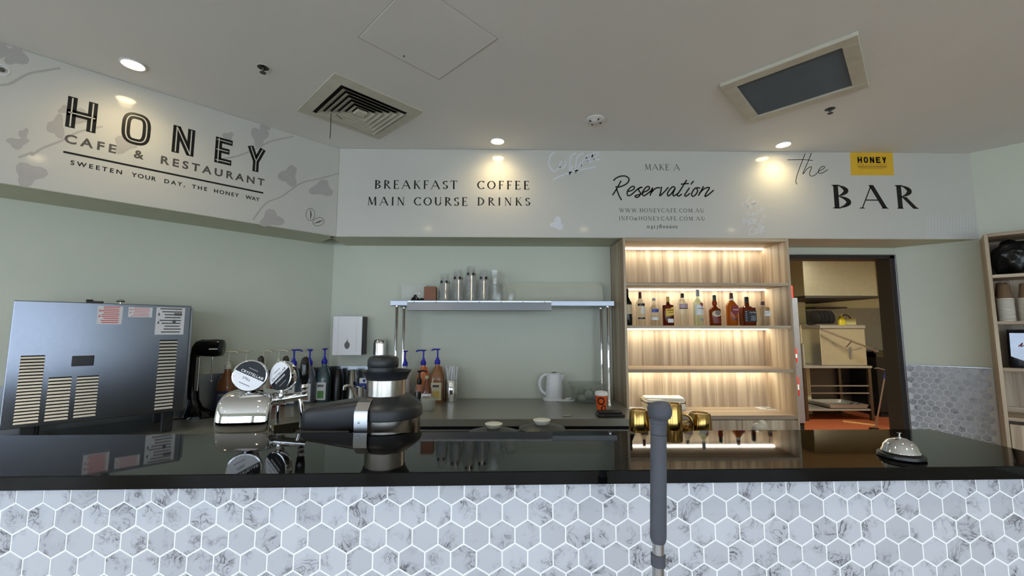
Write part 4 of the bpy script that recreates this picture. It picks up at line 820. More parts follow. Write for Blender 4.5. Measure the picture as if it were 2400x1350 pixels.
# ---------------------------------------------------------------- over-shelf
YG = 3.17; gx0, gx1 = PY(914, 710, YG).x, PY(1440, 710, YG).x; zs = PY(1180, 704.5, YG).z
gs = thing('over_shelf', 'stainless steel over-shelf on four posts above the worktop', 'shelf', (gx0, YG, ZC))
GW = gx1 - gx0; hz = zs - ZC
b = BM(); box(b, (0, 0, hz - .040), (GW, .30, hz), .003, 2); obj('shelf_board', b, M_steelh, gs)
for x in (.045, GW - .045):
    for y in (.035, .265):
        b = BM(); lathe(b, [(.016, 0), (.016, .012), (.0125, .016), (.0125, hz - .06), (.016, hz - .055), (.016, hz - .04)], (x, y, 0), 18); obj('post', b, M_chrome, gs)
b = BM(); x0, x1 = PY(955, 715, YG).x - gx0, PY(1292, 715, YG).x - gx0
prism(b, [(x0, 0), (x1, 0), (x1, .001), (x0, .001)], -.001, -.0005)
b.free(); b = BM(); rings(b, [[(x, -.002, hz - .012), (x, -.010, hz - .015), (x, -.018, hz - .075), (x, -.014, hz - .078), (x, -.006, hz - .02), (x, -.002, hz - .016)] for x in (x0, x1)]); obj('docket_rail', b, M_steelh, gs, 20)
b = BM(); box(b, (x0, -.004, hz - .03), (x1, -.0005, hz - .002), .001); o = obj('rail_bracket', b, M_steel, gs)
for i in range(7): b = BM(); lathe(b, [(.004, 0), (.003, .002)], n=10, M=T(x0 + .05 + (x1 - x0 - .1) * i / 6, -.004, hz - .012) @ RX(90)); obj('screw', b, M_dark, gs)
# inverted nested plastic cups
ORD = 'first second third fourth fifth sixth seventh eighth ninth tenth eleventh twelfth thirteenth fourteenth fifteenth sixteenth seventeenth eighteenth nineteenth twentieth'.split()
Yc = 3.28; ZS = zs
def cupmesh(rim, base, h, m, th=.0012):
    b = BM(); lathe(b, [(rim + .002, 0), (rim + .002, .004), (rim, .005), (base, h), (base * .98, h + .001), (0, h + .001)], n=24, cap0=False, cap1=False)
    me = bpy.data.meshes.new('plastic_cup'); bmesh.ops.recalc_face_normals(b, faces=b.faces[:]); b.to_mesh(me); b.free()
    for q in me.polygons: q.use_smooth = True
    me.materials.append(m); return me
M_cup = thin_glass('cup_plastic', (236, 240, 246), .87, .1)
cm = cupmesh(.0445, .029, .110, M_cup)
for k, (px, top, nm) in enumerate(((1041, 643, 'first'), (1072, 632, 'second'), (1103, 624, 'third'), (1133, 632, 'fourth'))):
    P = PY(px, 703, Yc); zt_ = PY(px, top, Yc).z; n = max(4, int(round((zt_ - ZS - .111) / .0105)) + 1)
    for i in range(n):
        o = link('plastic_cup', cm, None, (P.x, Yc, ZS + .0005 + i * .0105)); last = i == n - 1
        tag(o, ('topmost inverted clear plastic cup with dark print in the %s cup stack from the left' if last else 'inverted clear plastic cup, %s up inside the %%s cup stack from the left' % ORD[i]) % nm, 'cup', 'stacked clear plastic cups on the over-shelf')
        if last:
            b = BM()
            for a0 in (-130, -70, -20): patch(b, .035, .055, .0385, .0385, 2, a0, a0 + 26, 5, off=.002)
            obj('logo_print', b, M_ink, o, 60)
P = PY(1160, 703, 3.34); t = thing('glass_jug', 'tall clear glass jug with a pouring lip behind the small tumblers', 'jug', (P.x, 3.34, ZS))
b = BM(); lathe(b, [(.04, .001), (.046, .004), (.05, .03), (.04, .12), (.036, .15), (.05, .20), (.056, .25), (.054, .25), (.048, .2), (.034, .15), (.038, .12), (.047, .03), (.04, .008), (0, .008)], n=30, cap1=False); obj('body', b, M_clear, t)
b = BM(); tube(b, smooth([(.04, .0, .22), (.085, 0, .21), (.088, 0, .13), (.045, 0, .08)], 6), .006, 8); obj('handle', b, M_clear, t)
for px, nm in ((1168, 'small clear tumbler upside down beside the glass jug'), (1197.5, 'small clear tumbler upside down, rightmost on the over-shelf')):
    P = PY(px, 703, 3.22); b = BM(); lathe(b, [(.036, 0.0005), (.038, .002), (.039, .04), (.036, .085), (.028, .098), (0, .1)], n=26, cap0=False, cap1=False); o = obj('tumbler', b, thin_glass('tumbler_glass', (230, 232, 226), .9, .02) if 'tumbler_glass' not in MATS else MATS['tumbler_glass'], None, loc=(P.x, 3.22, ZS)); tag(o, nm, 'glass')
P = PY(1007.5, 703, 3.24); t = thing('wooden_block', 'square brown wooden block holder on the left of the over-shelf', 'block', (P.x, 3.24, ZS), R(4))
b = BM(); box(b, (-.047, 0, 0), (.047, .09, .113), .004, 2); obj('block', b, mat('brown_wood', (128, 80, 50), .5, var=.15, stretch=(1, 1, 6)), t)
b = BM(); box(b, (-.04, .008, .113), (.04, .082, .1135)); obj('top_inset', b, mat('dark_brown', (80, 50, 34), .6), t)
P = PY(973, 703, 3.26); t = thing('glass_cruet', 'small dark cruet with a curved handle beside the wooden block', 'cruet', (P.x, 3.26, ZS))
b = BM(); lathe(b, [(.028, 0), (.034, .008), (.028, .024), (.012, .038), (.01, .05)], n=24); obj('body', b, mat('smoky_glass', (34, 34, 36), .1), t)
b = BM(); tube(b, smooth([(.0, 0, .048), (.012, 0, .062), (.03, 0, .066), (.028, 0, .055)], 5), .003, 8); obj('handle', b, M_chrome, t)
b = BM(); loft(b, [(0, .03, .02), (.01, .034, .022), (.022, .02, .014)], 20, M=T(.055, 0, 0)); obj('stopper', b, M_black, t)
P0, P1 = PY(940, 703, 3.46), PY(1000, 667, 3.46); b = BM(); box(b, (0, 0, 0), (P1.x - P0.x, .004, P1.z - ZS)); o = obj('paper_sheet', b, mat('dull_paper', (206, 208, 198), .6), None, loc=(P0.x, 3.462, ZS)); tag(o, 'pale paper sheet standing behind the wooden block', 'paper')
P0, P1 = PY(1178, 703, 3.46), PY(1412, 663, 3.46); w_, h_ = P1.x - P0.x, P1.z - ZS; pts = [(0, 0), (w_, 0)] + [(w_ - .06 + .06 * math.cos(R(a)), h_ - .06 + .06 * math.sin(R(a))) for a in range(0, 91, 15)] + [(0, h_)]
b = BM(); prism(b, pts, 0, .005); o = obj('plastic_board', b, mat('translucent_board', (186, 184, 162), .4, var=.03), None, loc=(P0.x, 3.462, ZS)); tag(o, 'translucent board with a rounded corner leaning at the back of the over-shelf', 'board')
# ---------------------------------------------------------------- wall dispensers and things by the corner
a, c = PY(782, 741, 3.43), PY(848, 833, 3.43)
t = thing('towel_dispenser', 'white paper towel dispenser with a drop-shaped window on the back wall', 'dispenser', (a.x, YW, c.z)); w_, h_ = c.x - a.x, a.z - c.z
b = BM(); box(b, (.004, -.115, .004), (w_ - .002, -.001, h_ - .002), .006, 2); obj('case', b, mat('dispenser_grey', (58, 56, 54), .4), t)
b = BM(); box(b, (0, -.125, 0), (w_ - .004, -.115, h_), .004, 2); cv = obj('cover', b, M_white, t)
b = BM(); pts = [(w_ * .5 + (.022 if math.sin(x) < 0 else .022 * (1 - math.sin(x) ** 2 * .9)) * math.cos(x), h_ * .27 + .034 * math.sin(x) + (.014 if math.sin(x) > .9 else 0)) for x in [i * math.pi / 12 for i in range(24)]]; flat(b, pts, -.1262); obj('drop_window', b, M_inkg, cv)
b = BM(); box(b, (w_ * .18, -.1256, .004), (w_ * .185, -.1248, h_ - .004)); box(b, (w_ * .80, -.1256, .004), (w_ * .805, -.1248, h_ - .004)); obj('cover_line', b, mat('line_grey', (170, 172, 180), .5), cv)
a = PY(888, 800, 3.46); t = thing('soap_dispenser', 'chrome wall dispenser with a rounded top above the juicer', 'dispenser', (a.x, YW, 1.22))
b = BM(); loft(b, [(0, .05, .045, 3), (.16, .05, .045, 3), (.185, .046, .042, 3), (.198, .034, .03, 2.6), (.2, .02, .02)], 30, M=T(0, -.05, 0)); obj('body', b, M_chrome, t)
b = BM(); box(b, (-.03, -.008, .02), (.03, -.001, .16), .002); obj('wall_plate', b, M_steel, t)
p = PZ(826, 938, ZC); b = BM(); lathe(b, [(.046, 0), (.046, .004), (.040, .008), (.034, .24), (.036, .243), (.032, .243), (.036, .012), (0, .012)], n=30, cap1=False, M=None)
for v in b.verts: pass
o = obj('shaker_cup', b, M_chrome, None, loc=(p.x, 3.44, ZC)); tag(o, 'tall tapered stainless milkshake cup on the worktop corner', 'cup')
p = PY(846, 930, 3.42); b = BM(); lathe(b, [(.026, 0), (.027, .004), (.034, .115), (.032, .115), (.025, .008), (0, .008)], n=26, cap1=False); o = obj('shaker_cup', b, M_chrome, None, loc=(p.x, 3.40, ZC)); tag(o, 'short stainless cup next to the tall milkshake cup', 'cup')
p = PY(858, 930, 3.49); t = thing('filter_box', 'blue and white cardboard packet behind the short steel cup', 'box', (p.x, 3.49, ZC))
b = BM(); box(b, (-.05, -.03, 0), (.05, .03, .175), .002); obj('carton', b, M_white, t)
b = BM(); box(b, (-.051, -.0312, .085), (.051, -.029, .135), .0); obj('blue_band', b, mat('carton_blue', (40, 66, 150), .5), t)
b = BM(); lathe(b, [(.012, 0), (.012, .001)], n=20, M=T(-.01, -.0312, .155) @ RX(90)); obj('round_mark', b, mat('carton_blue', (40, 66, 150), .5), t)
p = PY(842, 937, 3.1); t = thing('basin_tap', 'low chrome spout tap left of the juicer', 'tap', (p.x, 3.12, ZC))
q0, q1, q2 = PY(842, 934, 3.12), PY(825, 912, 3.06), PY(806, 905, 3.0)
b = BM(); tube(b, smooth([(0, 0, .0), (0, 0, .02), (q1.x - p.x, -.05, q1.z - ZC), (q2.x - p.x + .02, -.10, q2.z - ZC), (q2.x - p.x, -.12, q2.z - ZC - .004)], 6), .011, 12); tube(b, [(q2.x - p.x + .003, -.118, q2.z - ZC), (q2.x - p.x + .001, -.118, q2.z - ZC - .026)], .011, 12); obj('spout', b, M_chrome, t)
b = BM(); lathe(b, [(.026, 0), (.026, .01), (.018, .014), (.016, .03)], n=20); obj('base', b, M_chrome, t)
# ---------------------------------------------------------------- spirit bottles on the second shelf
YB = 3.33; ZB = 1.508 + .023
def glassm(n, rgb, rough=.02): return mat(n, rgb, rough, trans=1., ior=1.25, var=.02)
G_clear = glassm('bottle_clear', (240, 246, 242)); G_green = glassm('bottle_greenish', (214, 242, 226)); G_dark = mat('bottle_dark', (14, 18, 12), .06)
def amber(n, rgb): return mat(n, rgb, .06, trans=.35, var=.05, ior=1.3)
def bottle(px, top, secs, body_m, cap_m, label, cap_top, capr, labs=(), word=None, p=2):
    """secs: (pixel height, half width in pixels, power) from the shelf up; cap from cap_top to top"""
    P = PY(px, 763, YB); s = mpp((P.x, YB, ZB)); t = thing('spirit_bottle', label, 'bottle', (P.x, YB, ZB), 0, 'spirit bottles on the lit shelf')
    Z = lambda y: (763 - y) * s
    b = BM(); loft(b, [(.0005 if i == 0 else Z(q[0]), q[1] * s, q[1] * s * (q[3] if len(q) > 3 else 1), q[2] if len(q) > 2 else 2) for i, q in enumerate(secs)], 32); obj('glass', b, body_m, t)
    b = BM(); loft(b, [(Z(cap_top), capr * s, capr * s), (Z(top + 1), capr * s * .97, capr * s * .97), (Z(top), capr * s * .85, capr * s * .85)], 20); obj('cap', b, cap_m, t)
    for (y0, y1, a0, a1, m, hw, pw, dr, nm) in labs:
        b = BM(); patch(b, Z(y0), Z(y1), hw * s, hw * s * dr, pw, a0, a1); obj(nm, b, m, t, 60)
    return t, s, Z
lw = mat('spirit_label_white', (226, 226, 222), .4); lg = mat('spirit_label_grey', (150, 152, 160), .4); lk = mat('spirit_label_black', (20, 20, 24), .35); lr = mat('spirit_label_red', (150, 30, 36), .4); ly = mat('spirit_label_gold', (222, 178, 52), .4); lblue = mat('spirit_label_blue', (70, 86, 160), .4); lcream = mat('spirit_label_cream', (216, 196, 160), .4)
def rb(w_, y_sh, y_nk, nk, p=2, dr=1): return [(763, w_ * .94, p, dr), (761, w_, p, dr), (y_sh + 3, w_, p, dr), (y_sh, w_ * .95, p, dr), (y_nk + 4, nk * 1.6, 2, 1), (y_nk, nk, 2, 1)]
bottle(1471, 676, rb(11, 708, 696, 4.2) + [(680, 3.8, 2)], G_dark, M_black, 'dark wine-like bottle half hidden by the cabinet side', 686, 4.4, ((750, 745, -100, -20, lk, 11, 2, 1, 'label'), (736, 714, -110, -10, lcream, 11, 2, 1, 'label')))
bottle(1502, 684, rb(10.5, 710, 701, 4) + [(697, 3.6)], G_clear, mat('cap_maroon', (92, 22, 30), .3), 'clear vodka bottle with a dark red cap', 699.5, 3.8, ((717, 711.5, -140, -40, lk, 10.5, 2, 1, 'label_band'), (735, 719, -95, -45, lw, 10.5, 2, 1, 'label'), (748, 744, -140, -40, lk, 10.5, 2, 1, 'lower_band')))
bottle(1534.5, 698.5, rb(9.8, 721, 712, 2.6) + [(703, 2.6)], G_clear, lg, 'short clear vodka bottle with blue lettering and silver cap', 704.5, 4, ((732, 724, -140, -40, lblue, 9.8, 2, 1, 'blue_lettering'), (750, 743, -150, -30, lw, 9.8, 2, 1, 'small_print')))
t, s, Z = bottle(1567, 695, rb(12.6, 715, 709, 3.2, 3, .62) + [(704, 3)], amber('rum_brown', (104, 34, 16)), mat('cap_gold', (196, 160, 88), .35), 'flat brown rum bottle with a slanted yellow label', 707, 4, ((756, 747, -100, -50, lw, 12.6, 3, .62, 'lower_label'),))
b = BM(); yy = -12.6 * s * .62 - .0015; flat(b, [(-8.5 * s, Z(742)), (-8.5 * s, Z(723.5)), (1 * s, Z(723.5)), (10.5 * s, Z(718)), (10.5 * s, Z(738))], yy); lo = obj('label', b, ly, t)
b = BM(); flat(b, [(-5 * s, Z(728)), (-5 * s, Z(726)), (10 * s, Z(726)), (10 * s, Z(728))], yy - .0006); flat(b, [(-2 * s, Z(733)), (-2 * s, Z(731.8)), (9.5 * s, Z(731.8)), (9.5 * s, Z(733))], yy - .0006); obj('label_print', b, mat('label_brown', (90, 66, 20), .5), lo)
bottle(1601.5, 687, rb(11, 709, 699, 4) + [(694, 3.8)], G_clear, mat('cap_brown', (40, 30, 26), .35), 'clear bottle with a black cap and pinkish label', 697.5, 4.2, ((722, 712, -150, -30, mat('spirit_label_pink', (178, 150, 160), .4), 11, 2, 1, 'label'), (724, 722, -150, -30, lk, 11, 2, 1, 'label_line')))
t, s, Z = bottle(1638, 677.5, rb(10.5, 708, 698, 3) + [(690, 2.8)], G_green, lg, 'tall clear rum bottle with a grey cap and round red mark', 694, 3.9, ((738, 714, -150, -30, lw, 10.6, 2, 1, 'label'), (752, 746, -90, -40, lg, 10.6, 2, 1, 'lower_label')))
b = BM(); lathe(b, [(4.2 * s, 0), (4.2 * s, .0006)], n=20, M=T(3 * s, -10.6 * s * .99, Z(714)) @ RX(90)); obj('red_mark', b, lr, t); sans('BACARDI', -5 * s, 9 * s, Z(724), .008, M_ink, t, y=-10.6 * s - .0022, bold=.02)
t, s, Z = bottle(1677, 691, rb(13, 724, 716, 4.5, 2.2, .8) + [(712, 5.6), (707, 5.4), (703, 4)], amber('whisky_amber', (136, 54, 14)), mat('cap_green', (30, 42, 38), .35), 'amber bourbon bottle with a cream label and dark green cap', 705, 4.2, ((757, 745, -130, -50, mat('label_wine', (110, 44, 40), .4), 13, 2.2, .8, 'lower_label'),))
b = BM(); flat(b, [(-1 * s + 11 * s * math.cos(i * math.pi / 12), Z(735) + 7 * s * math.sin(i * math.pi / 12)) for i in range(24)], -13 * s * .8 - .0014); lo = obj('label', b, lcream, t); b = BM(); flat(b, [(2 * s + 6.5 * s * math.cos(i * math.pi / 12), Z(733) + 6 * s * math.sin(i * math.pi / 12)) for i in range(24)], -13 * s * .8 - .002); obj('label_picture', b, mat('label_picture_grey', (120, 112, 102), .5), lo)
t, s, Z = bottle(1717, 686, rb(12.3, 714, 704, 5) + [(701, 4.6), (697, 4)], amber('whisky_gold', (186, 96, 26)), mat('cap_rust', (92, 50, 44), .4), 'tall amber whisky bottle with a dark red pointed label', 699.5, 4.3, ((703.5, 699.5, -180, 180, lw, 4.7, 2, 1, 'neck_ring'), (751, 745, -120, -45, mat('label_wine', (110, 44, 40), .4), 12.3, 2, 1, 'lower_label')))
b = BM(); flat(b, [(-6 * s, Z(716)), (9 * s, Z(716)), (9.5 * s, Z(731)), (2 * s, Z(741)), (-6.5 * s, Z(732))], -12.3 * s - .0014); lo = obj('label', b, mat('label_claret', (132, 34, 40), .4), t); sans("Grant's", -4 * s, 9 * s, Z(727), .011, lw, t, y=-12.3 * s - .002, bold=.02)
t, s, Z = bottle(1752.5, 695, [(763, 13.8, 7, .95), (761, 14.3, 7, .95), (724, 14.6, 7, .95), (720.5, 14, 5, .95), (717, 7, 2.4, 1), (714, 5.2, 2, 1), (706, 4.6, 2, 1)], amber('whiskey_deep', (116, 44, 18)), M_black, 'square whiskey bottle with a large black label and black cap', 711.5, 4.9, ())
b = BM(); yy = -14.4 * s * .95 - .0016; flat(b, [(-13.5 * s, Z(754)), (-13.5 * s, Z(728.5)), (14 * s, Z(728.5)), (14 * s, Z(754))], yy); lo = obj('label', b, lk, t); sans("JACK DANIEL'S", -2.5 * s, 13.5 * s, Z(733), .008, lw, t, y=yy - .0008); b = BM()
for i, (x0, x1) in enumerate(((0, 12), (1, 11), (0, 12), (0, 12))): flat(b, [(x0 * s, Z(742 + i * 2.8)), (x1 * s, Z(742 + i * 2.8)), (x1 * s, Z(740.7 + i * 2.8)), (x0 * s, Z(740.7 + i * 2.8))], yy - .0008)
for i in range(5): flat(b, [(-12 * s, Z(751 - i * 5)), (-8 * s, Z(751 - i * 5)), (-8 * s, Z(749 - i * 5)), (-12 * s, Z(749 - i * 5))], yy - .0008)
ribbon(b, [(6 * s + 5.5 * s * math.cos(i * math.pi / 10), Z(736.5) + 2.6 * s * math.sin(i * math.pi / 10)) for i in range(21)], .0014, yy - .0008); obj('label_print', b, lg, lo)
t, s, Z = bottle(1790, 706, [(763, 13, 6, .7), (761, 13.4, 6, .7), (724, 13.9, 6, .7), (720.5, 13.4, 4, .7), (718, 5, 2, 1), (714, 4, 2, 1)], G_clear, mat('cap_plum', (70, 48, 54), .35), 'broad clear gin bottle with a white label, rightmost on the shelf', 715, 4.6, ())
b = BM(); yy = -13.7 * s * .7 - .0016; flat(b, [(-2 * s, Z(740)), (-2 * s, Z(728.5)), (12.5 * s, Z(728.5)), (12.5 * s, Z(740))], yy); lo = obj('label', b, lw, t); b = BM(); ribbon(b, [(-1 * s, Z(736)), (2.5 * s, Z(731))], .003, yy - .0006); ribbon(b, [(6 * s, Z(733)), (8 * s, Z(731))], .003, yy - .0006); obj('label_print', b, M_ink, lo)
# ---------------------------------------------------------------- menus and leaflet in the cabinet
ZD = .866
c = PZ(1555, 958, ZD); rr = random.Random(11); zz = ZD
for i in range(8):
    th = (.012, .010, .014, .012, .010, .014, .012, .012)[i]
    b = BM(); box(b, (-.15, -.10, 0), (.15, .10, th - .0006), .001)
    o = obj('menu_booklet', b, M_paper if i != 4 else mat('dark_cover', (54, 48, 44), .5), None, loc=(c.x + .012 * (rr.random() - .5), c.y + .03, zz + .0003), rz=R(rr.uniform(-9, 9))); zz += th
    tag(o, ('topmost cream printed menu of the stack in the cabinet' if i == 7 else 'dark-covered booklet within the menu stack in the cabinet' if i == 4 else 'cream menu lying %s from the bottom of the cabinet menu stack' % ORD[i]), 'menu', 'menu stack in the cabinet')
    if i == 7:
        b = BM()
        for k in range(5): box(b, (.02 + .01 * k, -.03 + .018 * k, th - .0006), (.09, -.025 + .018 * k, th - .0002))
        obj('printed_lines', b, M_inkg, o)
p = PZ(1800, 957, ZD); t = thing('leaflet', 'white printed leaflet lying on the right of the cabinet base', 'leaflet', (p.x, p.y, ZD), R(-8))
b = BM(); box(b, (-.085, -.06, .0003), (.085, .06, .002), .0005); obj('sheet', b, mat('leaflet_white', (226, 228, 234), .4), t)
b = BM(); box(b, (-.02, -.03, .002), (.05, .0, .0024)); box(b, (-.04, .01, .002), (.0, .03, .0024)); obj('picture', b, M_inkg, t)
b = BM(); box(b, (-.07, -.05, .0003), (.07, .05, .003), .0006); p = PZ(1488, 957, ZD); o = obj('leaflet', b, mat('leaflet_white', (226, 228, 234), .4), None, loc=(p.x + .01, p.y, ZD), rz=R(3)); tag(o, 'white leaflet left of the menu stack in the cabinet', 'leaflet')
# ---------------------------------------------------------------- drinks tap
YT = 1.42; QT = YT / 1.99
P0 = PY(583, 1018, YT); dt = thing('drinks_tap', 'curved chrome drinks tap with two round badges behind the bar', 'tap', (P0.x, YT, ZBN), R(8)); dt.scale = (QT, QT, QT)
def lz(py, Y=YT, px=583): return (PY(px, py, Y).z - ZBN) / QT
z_a, z_b = lz(1018), lz(930)
prof = [(-.02, 0), (-.03, z_a), (-.065, z_a + .035), (-.072, z_a + .075), (-.055, z_b - .03), (-.02, z_b - .004), (.03, z_b + .006), (.07, z_b - .004)]
pr = smooth([Vector((0, y, z)) for y, z in prof], 5); rs = []
for i, v in enumerate(pr):
    t_ = (pr[min(i + 1, len(pr) - 1)] - pr[max(i - 1, 0)]).normalized(); nn = Vector((0, -t_.z, t_.y)); hw = .112 * (1 if i < 28 else 1 - .02 * (i - 28)); ring = []
    for k in range(24):
        q = sup(2 * math.pi * (k + .5) / 24, hw, .026, 3.4); ring.append(Vector((q[0], 0, 0)) + v + nn * q[1])
    rs.append(ring)
b = BM(); rings(b, rs); obj('body', b, M_chrome, dt)
b = BM(); rings(b, [[(x, y, z) for x, y in [sup(2 * math.pi * (k + .5) / 24, .105, .055, 3) for k in range(24)]] for z in (0, z_a + .012)], M=T(0, -.01, 0)); obj('pedestal', b, mat('pedestal_black', (18, 18, 22), .2), dt)
Mi = dt.matrix_basis.inverted()
def tl(px, py, Y): return Mi @ PY(px, py, Y * QT)
b = BM(); q0, q1 = tl(628, 940, 2.0), tl(722, 925, 2.03); dv = q1 - q0
tube(b, [q0, q0 + dv * .35], .025, 16); tube(b, [q0 + dv * .35, q0 + dv * .42], .029, 16); tube(b, [q0 + dv * .42, q0 + dv * .8, q1], [.021, .019, .014], 16); obj('spout_arm', b, M_chrome, dt)
b = BM(); q = tl(702, 935, 2.02); tube(b, smooth([q, q + Vector((.008, 0, -.03)), q + Vector((.016, 0, -.10)), q + Vector((.014, 0, -.13))], 5), .011, 12); q = tl(652, 950, 2.0); tube(b, [q, q + Vector((0, 0, -.085))], .009, 12); obj('nozzle', b, M_chrome, dt)
def handle(px, pt, pb, Y, w0, tilt=0):
    q = tl(px, pb, Y); h = (pb - pt) * Y / FPX; b = BM(); lathe(b, [(.010, 0), (.016, .006), (w0, h * .35), (w0 * .98, h * .7), (w0 * .7, h * .93), (w0 * .3, h)], (0, 0, 0), 18, M=T(q.x, q.y, q.z)); obj('tap_handle', b, mat('gloss_black', (10, 10, 11), .12), dt)
    b = BM(); lathe(b, [(.012, -.045), (.016, -.035), (.010, -.026), (.017, -.014), (.012, 0)], n=18, M=T(q.x, q.y, q.z)); obj('handle_stem', b, M_chrome, dt)
handle(713, 838, 900, 2.02, .021); handle(608, 836, 900, 2.05, .018); handle(667, 836, 900, 2.05, .018)
def badge(px, py, Y, r_, ang, flip):
    q = PY(px, py, Y * QT); e = bpy.data.objects.new('badge', None); COL.objects.link(e); e.parent = dt; e.location = Mi @ q; e.rotation_euler = (R(-4), 0, R(ang) - dt.rotation_euler.z); e.empty_display_size = .03
    b = BM(); lathe(b, [(r_ * .95, .0), (r_ * 1.02, -.002), (r_ * 1.05, -.012), (r_ * 1.0, -.035), (r_ * .5, -.042)], n=40, cap0=True, M=RX(90)); obj('bezel', b, M_chrome, e)
    rf = r_ * .95; k = R(-27) if not flip else R(41)
    def half(a0, a1): return [(rf * math.cos(a0 + (a1 - a0) * i / 24), rf * math.sin(a0 + (a1 - a0) * i / 24)) for i in range(25)]
    o_ = .0 if not flip else 0
    b = BM(); flat(b, half(k, k + math.pi), -.0015); obj('badge_upper', b, mat('badge_black', (20, 21, 28), .3, spec=.2) if not flip else mat('badge_white', (226, 228, 236), .25), e)
    b = BM(); flat(b, half(k + math.pi, k + 2 * math.pi), -.0015); obj('badge_lower', b, mat('badge_white', (226, 228, 236), .25) if not flip else mat('badge_black', (20, 21, 28), .3, spec=.2), e)
    dk = M_inkg
    def txt(word, along, across, width, h, m):
        ca, sa = math.cos(k), math.sin(k); u = along * r_; v = across * r_
        sans(word, u * ca - v * sa, u * ca - v * sa + width * r_, u * sa + v * ca, h * r_, m, e, y=-.0025, rot=k, bold=.012)
    if not flip: txt('CRYSTELLA®', -.62, .07, 1.45, .17, M_white); txt('STILL', -.30, -.30, .5, .15, dk)
    else: txt('CRYSTELLA®', -.72, .07, 1.45, .17, dk); txt('SPARKLING', -.55, -.27, 1.0, .14, M_white)
    b = BM(); ca, sa = math.cos(k), math.sin(k)
    for al, ac, wd in ((-.35, -.58, .7), (-.3, .45, .6)): ribbon(b, [((al * ca - ac * sa) * r_, (al * sa + ac * ca) * r_), (((al + wd) * ca - ac * sa) * r_, ((al + wd) * sa + ac * ca) * r_)], .05 * r_, -.0025)
    obj('fine_print', b, mat('print_midgrey', (130, 132, 138), .4), e)
    b = BM(); lathe(b, [(.010, -r_ * 1.5), (.014, -r_ * 1.3), (.010, -r_ * 1.1), (.008, -r_ * .9)], n=16, M=T(0, .02, 0)); obj('badge_stem', b, M_chrome, e)
badge(585, 881, 1.96, .070, 18, False); badge(656, 881.5, 1.98, .068, -23, True)
# ---------------------------------------------------------------- juicer
YJ = 1.41; QJ = YJ / 2.10; P0 = PY(908, 1018, YJ); ju = thing('juicer', 'large steel and black juicer with a wide feed chute behind the bar', 'juicer', (P0.x, YJ, ZBN)); ju.scale = (QJ, QJ, QJ)
jz = lambda py: (PY(908, py, YJ).z - ZBN) / QJ
js = mpp((P0.x, YJ, 1.2)) / QJ; jx = lambda px: (px - 908) * js
M_jb = mat('juicer_black', (30, 32, 36), .42, var=.08); M_js = mat('juicer_steel', (182, 176, 168), .24, 1., var=.05, stretch=(30, 30, 1))
b = BM(); lathe(b, [(.12, 0), (.12, .02), (.105, .03), (.105, jz(1035))], n=36); obj('motor_base', b, M_jb, ju)
b = BM(); lathe(b, [(.105, jz(1036)), (.152, jz(1030)), (.155, jz(1026)), (.155, jz(970))], n=44); obj('bowl', b, M_js, ju)
b = BM(); lathe(b, [(.158, jz(974)), (.163, jz(972)), (.164, jz(954)), (.158, jz(946)), (.135, jz(936)), (.106, jz(926)), (.10, jz(924))], n=44); obj('lid', b, M_jb, ju)
b = BM()
rs = []
for x, zt_, zb_, ry in ((jx(722), 964, 996, .06), (jx(725), 955, 1003, .08), (jx(736), 950, 1006, .092), (jx(790), 941, 1008, .10), (jx(842), 933, 1000, .105), (jx(880), 930, 975, .09)):
    z0, z1 = jz(zb_), jz(zt_); rs.append([(x, q[0], (z0 + z1) / 2 + q[1]) for q in [sup(2 * math.pi * (k + .5) / 24, ry, (z1 - z0) / 2, 6) for k in range(24)]])
rings(b, rs); obj('pulp_container', b, M_jb, ju)
b = BM(); box(b, (jx(716), -.105, jz(1008)), (jx(838), .105, jz(998)), .006); obj('container_rim', b, M_rubber, ju)
b = BM(); lathe(b, [(.094, jz(938)), (.094, jz(880))], n=44, M=T(jx(903), 0, 0)); obj('feed_chute', b, M_js, ju)
b = BM(); lathe(b, [(.098, jz(888)), (.10, jz(882)), (.112, jz(872)), (.118, jz(868)), (.112, jz(868)), (.09, jz(876))], n=44, cap0=False, M=T(jx(903), 0, 0)); obj('chute_rim', b, M_jb, ju)
b = BM(); lathe(b, [(.070, jz(885)), (.072, jz(862)), (.071, jz(860)), (.074, jz(858)), (.074, jz(842)), (.066, jz(836)), (.04, jz(833)), (0, jz(832.5))], n=40, cap1=False, M=T(jx(893), 0, 0)); obj('pusher', b, M_jb, ju)
path = [(-.096, jz(926)), (-.130, jz(932)), (-.168, jz(948)), (-.172, jz(956)), (-.170, jz(990)), (-.168, jz(1010))]
hw = .030; b = BM(); rings(b, [[(jx(872) - hw, y, z), (jx(872) + hw, y, z), (jx(872) + hw, y + .004, z - .003), (jx(872) - hw, y + .004, z - .003)] for y, z in path]); obj('clamp_band', b, M_steel, ju, 20)
b = BM(); lathe(b, [(.005, 0), (.004, .003), (0, .004)], n=12, cap1=False, M=T(jx(868), -.172, jz(972)) @ RX(90)); obj('rivet', b, M_chrome, ju)
# ---------------------------------------------------------------- service bell
p = PZ(2112, 1072, HB); t = thing('service_bell', 'chrome push bell on a black base at the right of the bar top', 'bell', p)
b = BM(); lathe(b, [(.042, 0), (.045, .003), (.044, .009), (.034, .013), (.031, .014)], n=44); obj('base', b, M_black, t)
b = BM(); lathe(b, [(.034, .0125), (.0368, .0138), (.036, .0165), (.0335, .0205), (.031, .029), (.024, .038), (.0135, .0435), (.0055, .045)], n=48); obj('dome', b, M_chrome, t)
b = BM(); lathe(b, [(.004, .044), (.004, .047), (.0018, .048), (.0018, .054), (.0042, .0547), (.0045, .0567), (0, .0573)], n=20, cap1=False); obj('plunger', b, M_chrome, t)
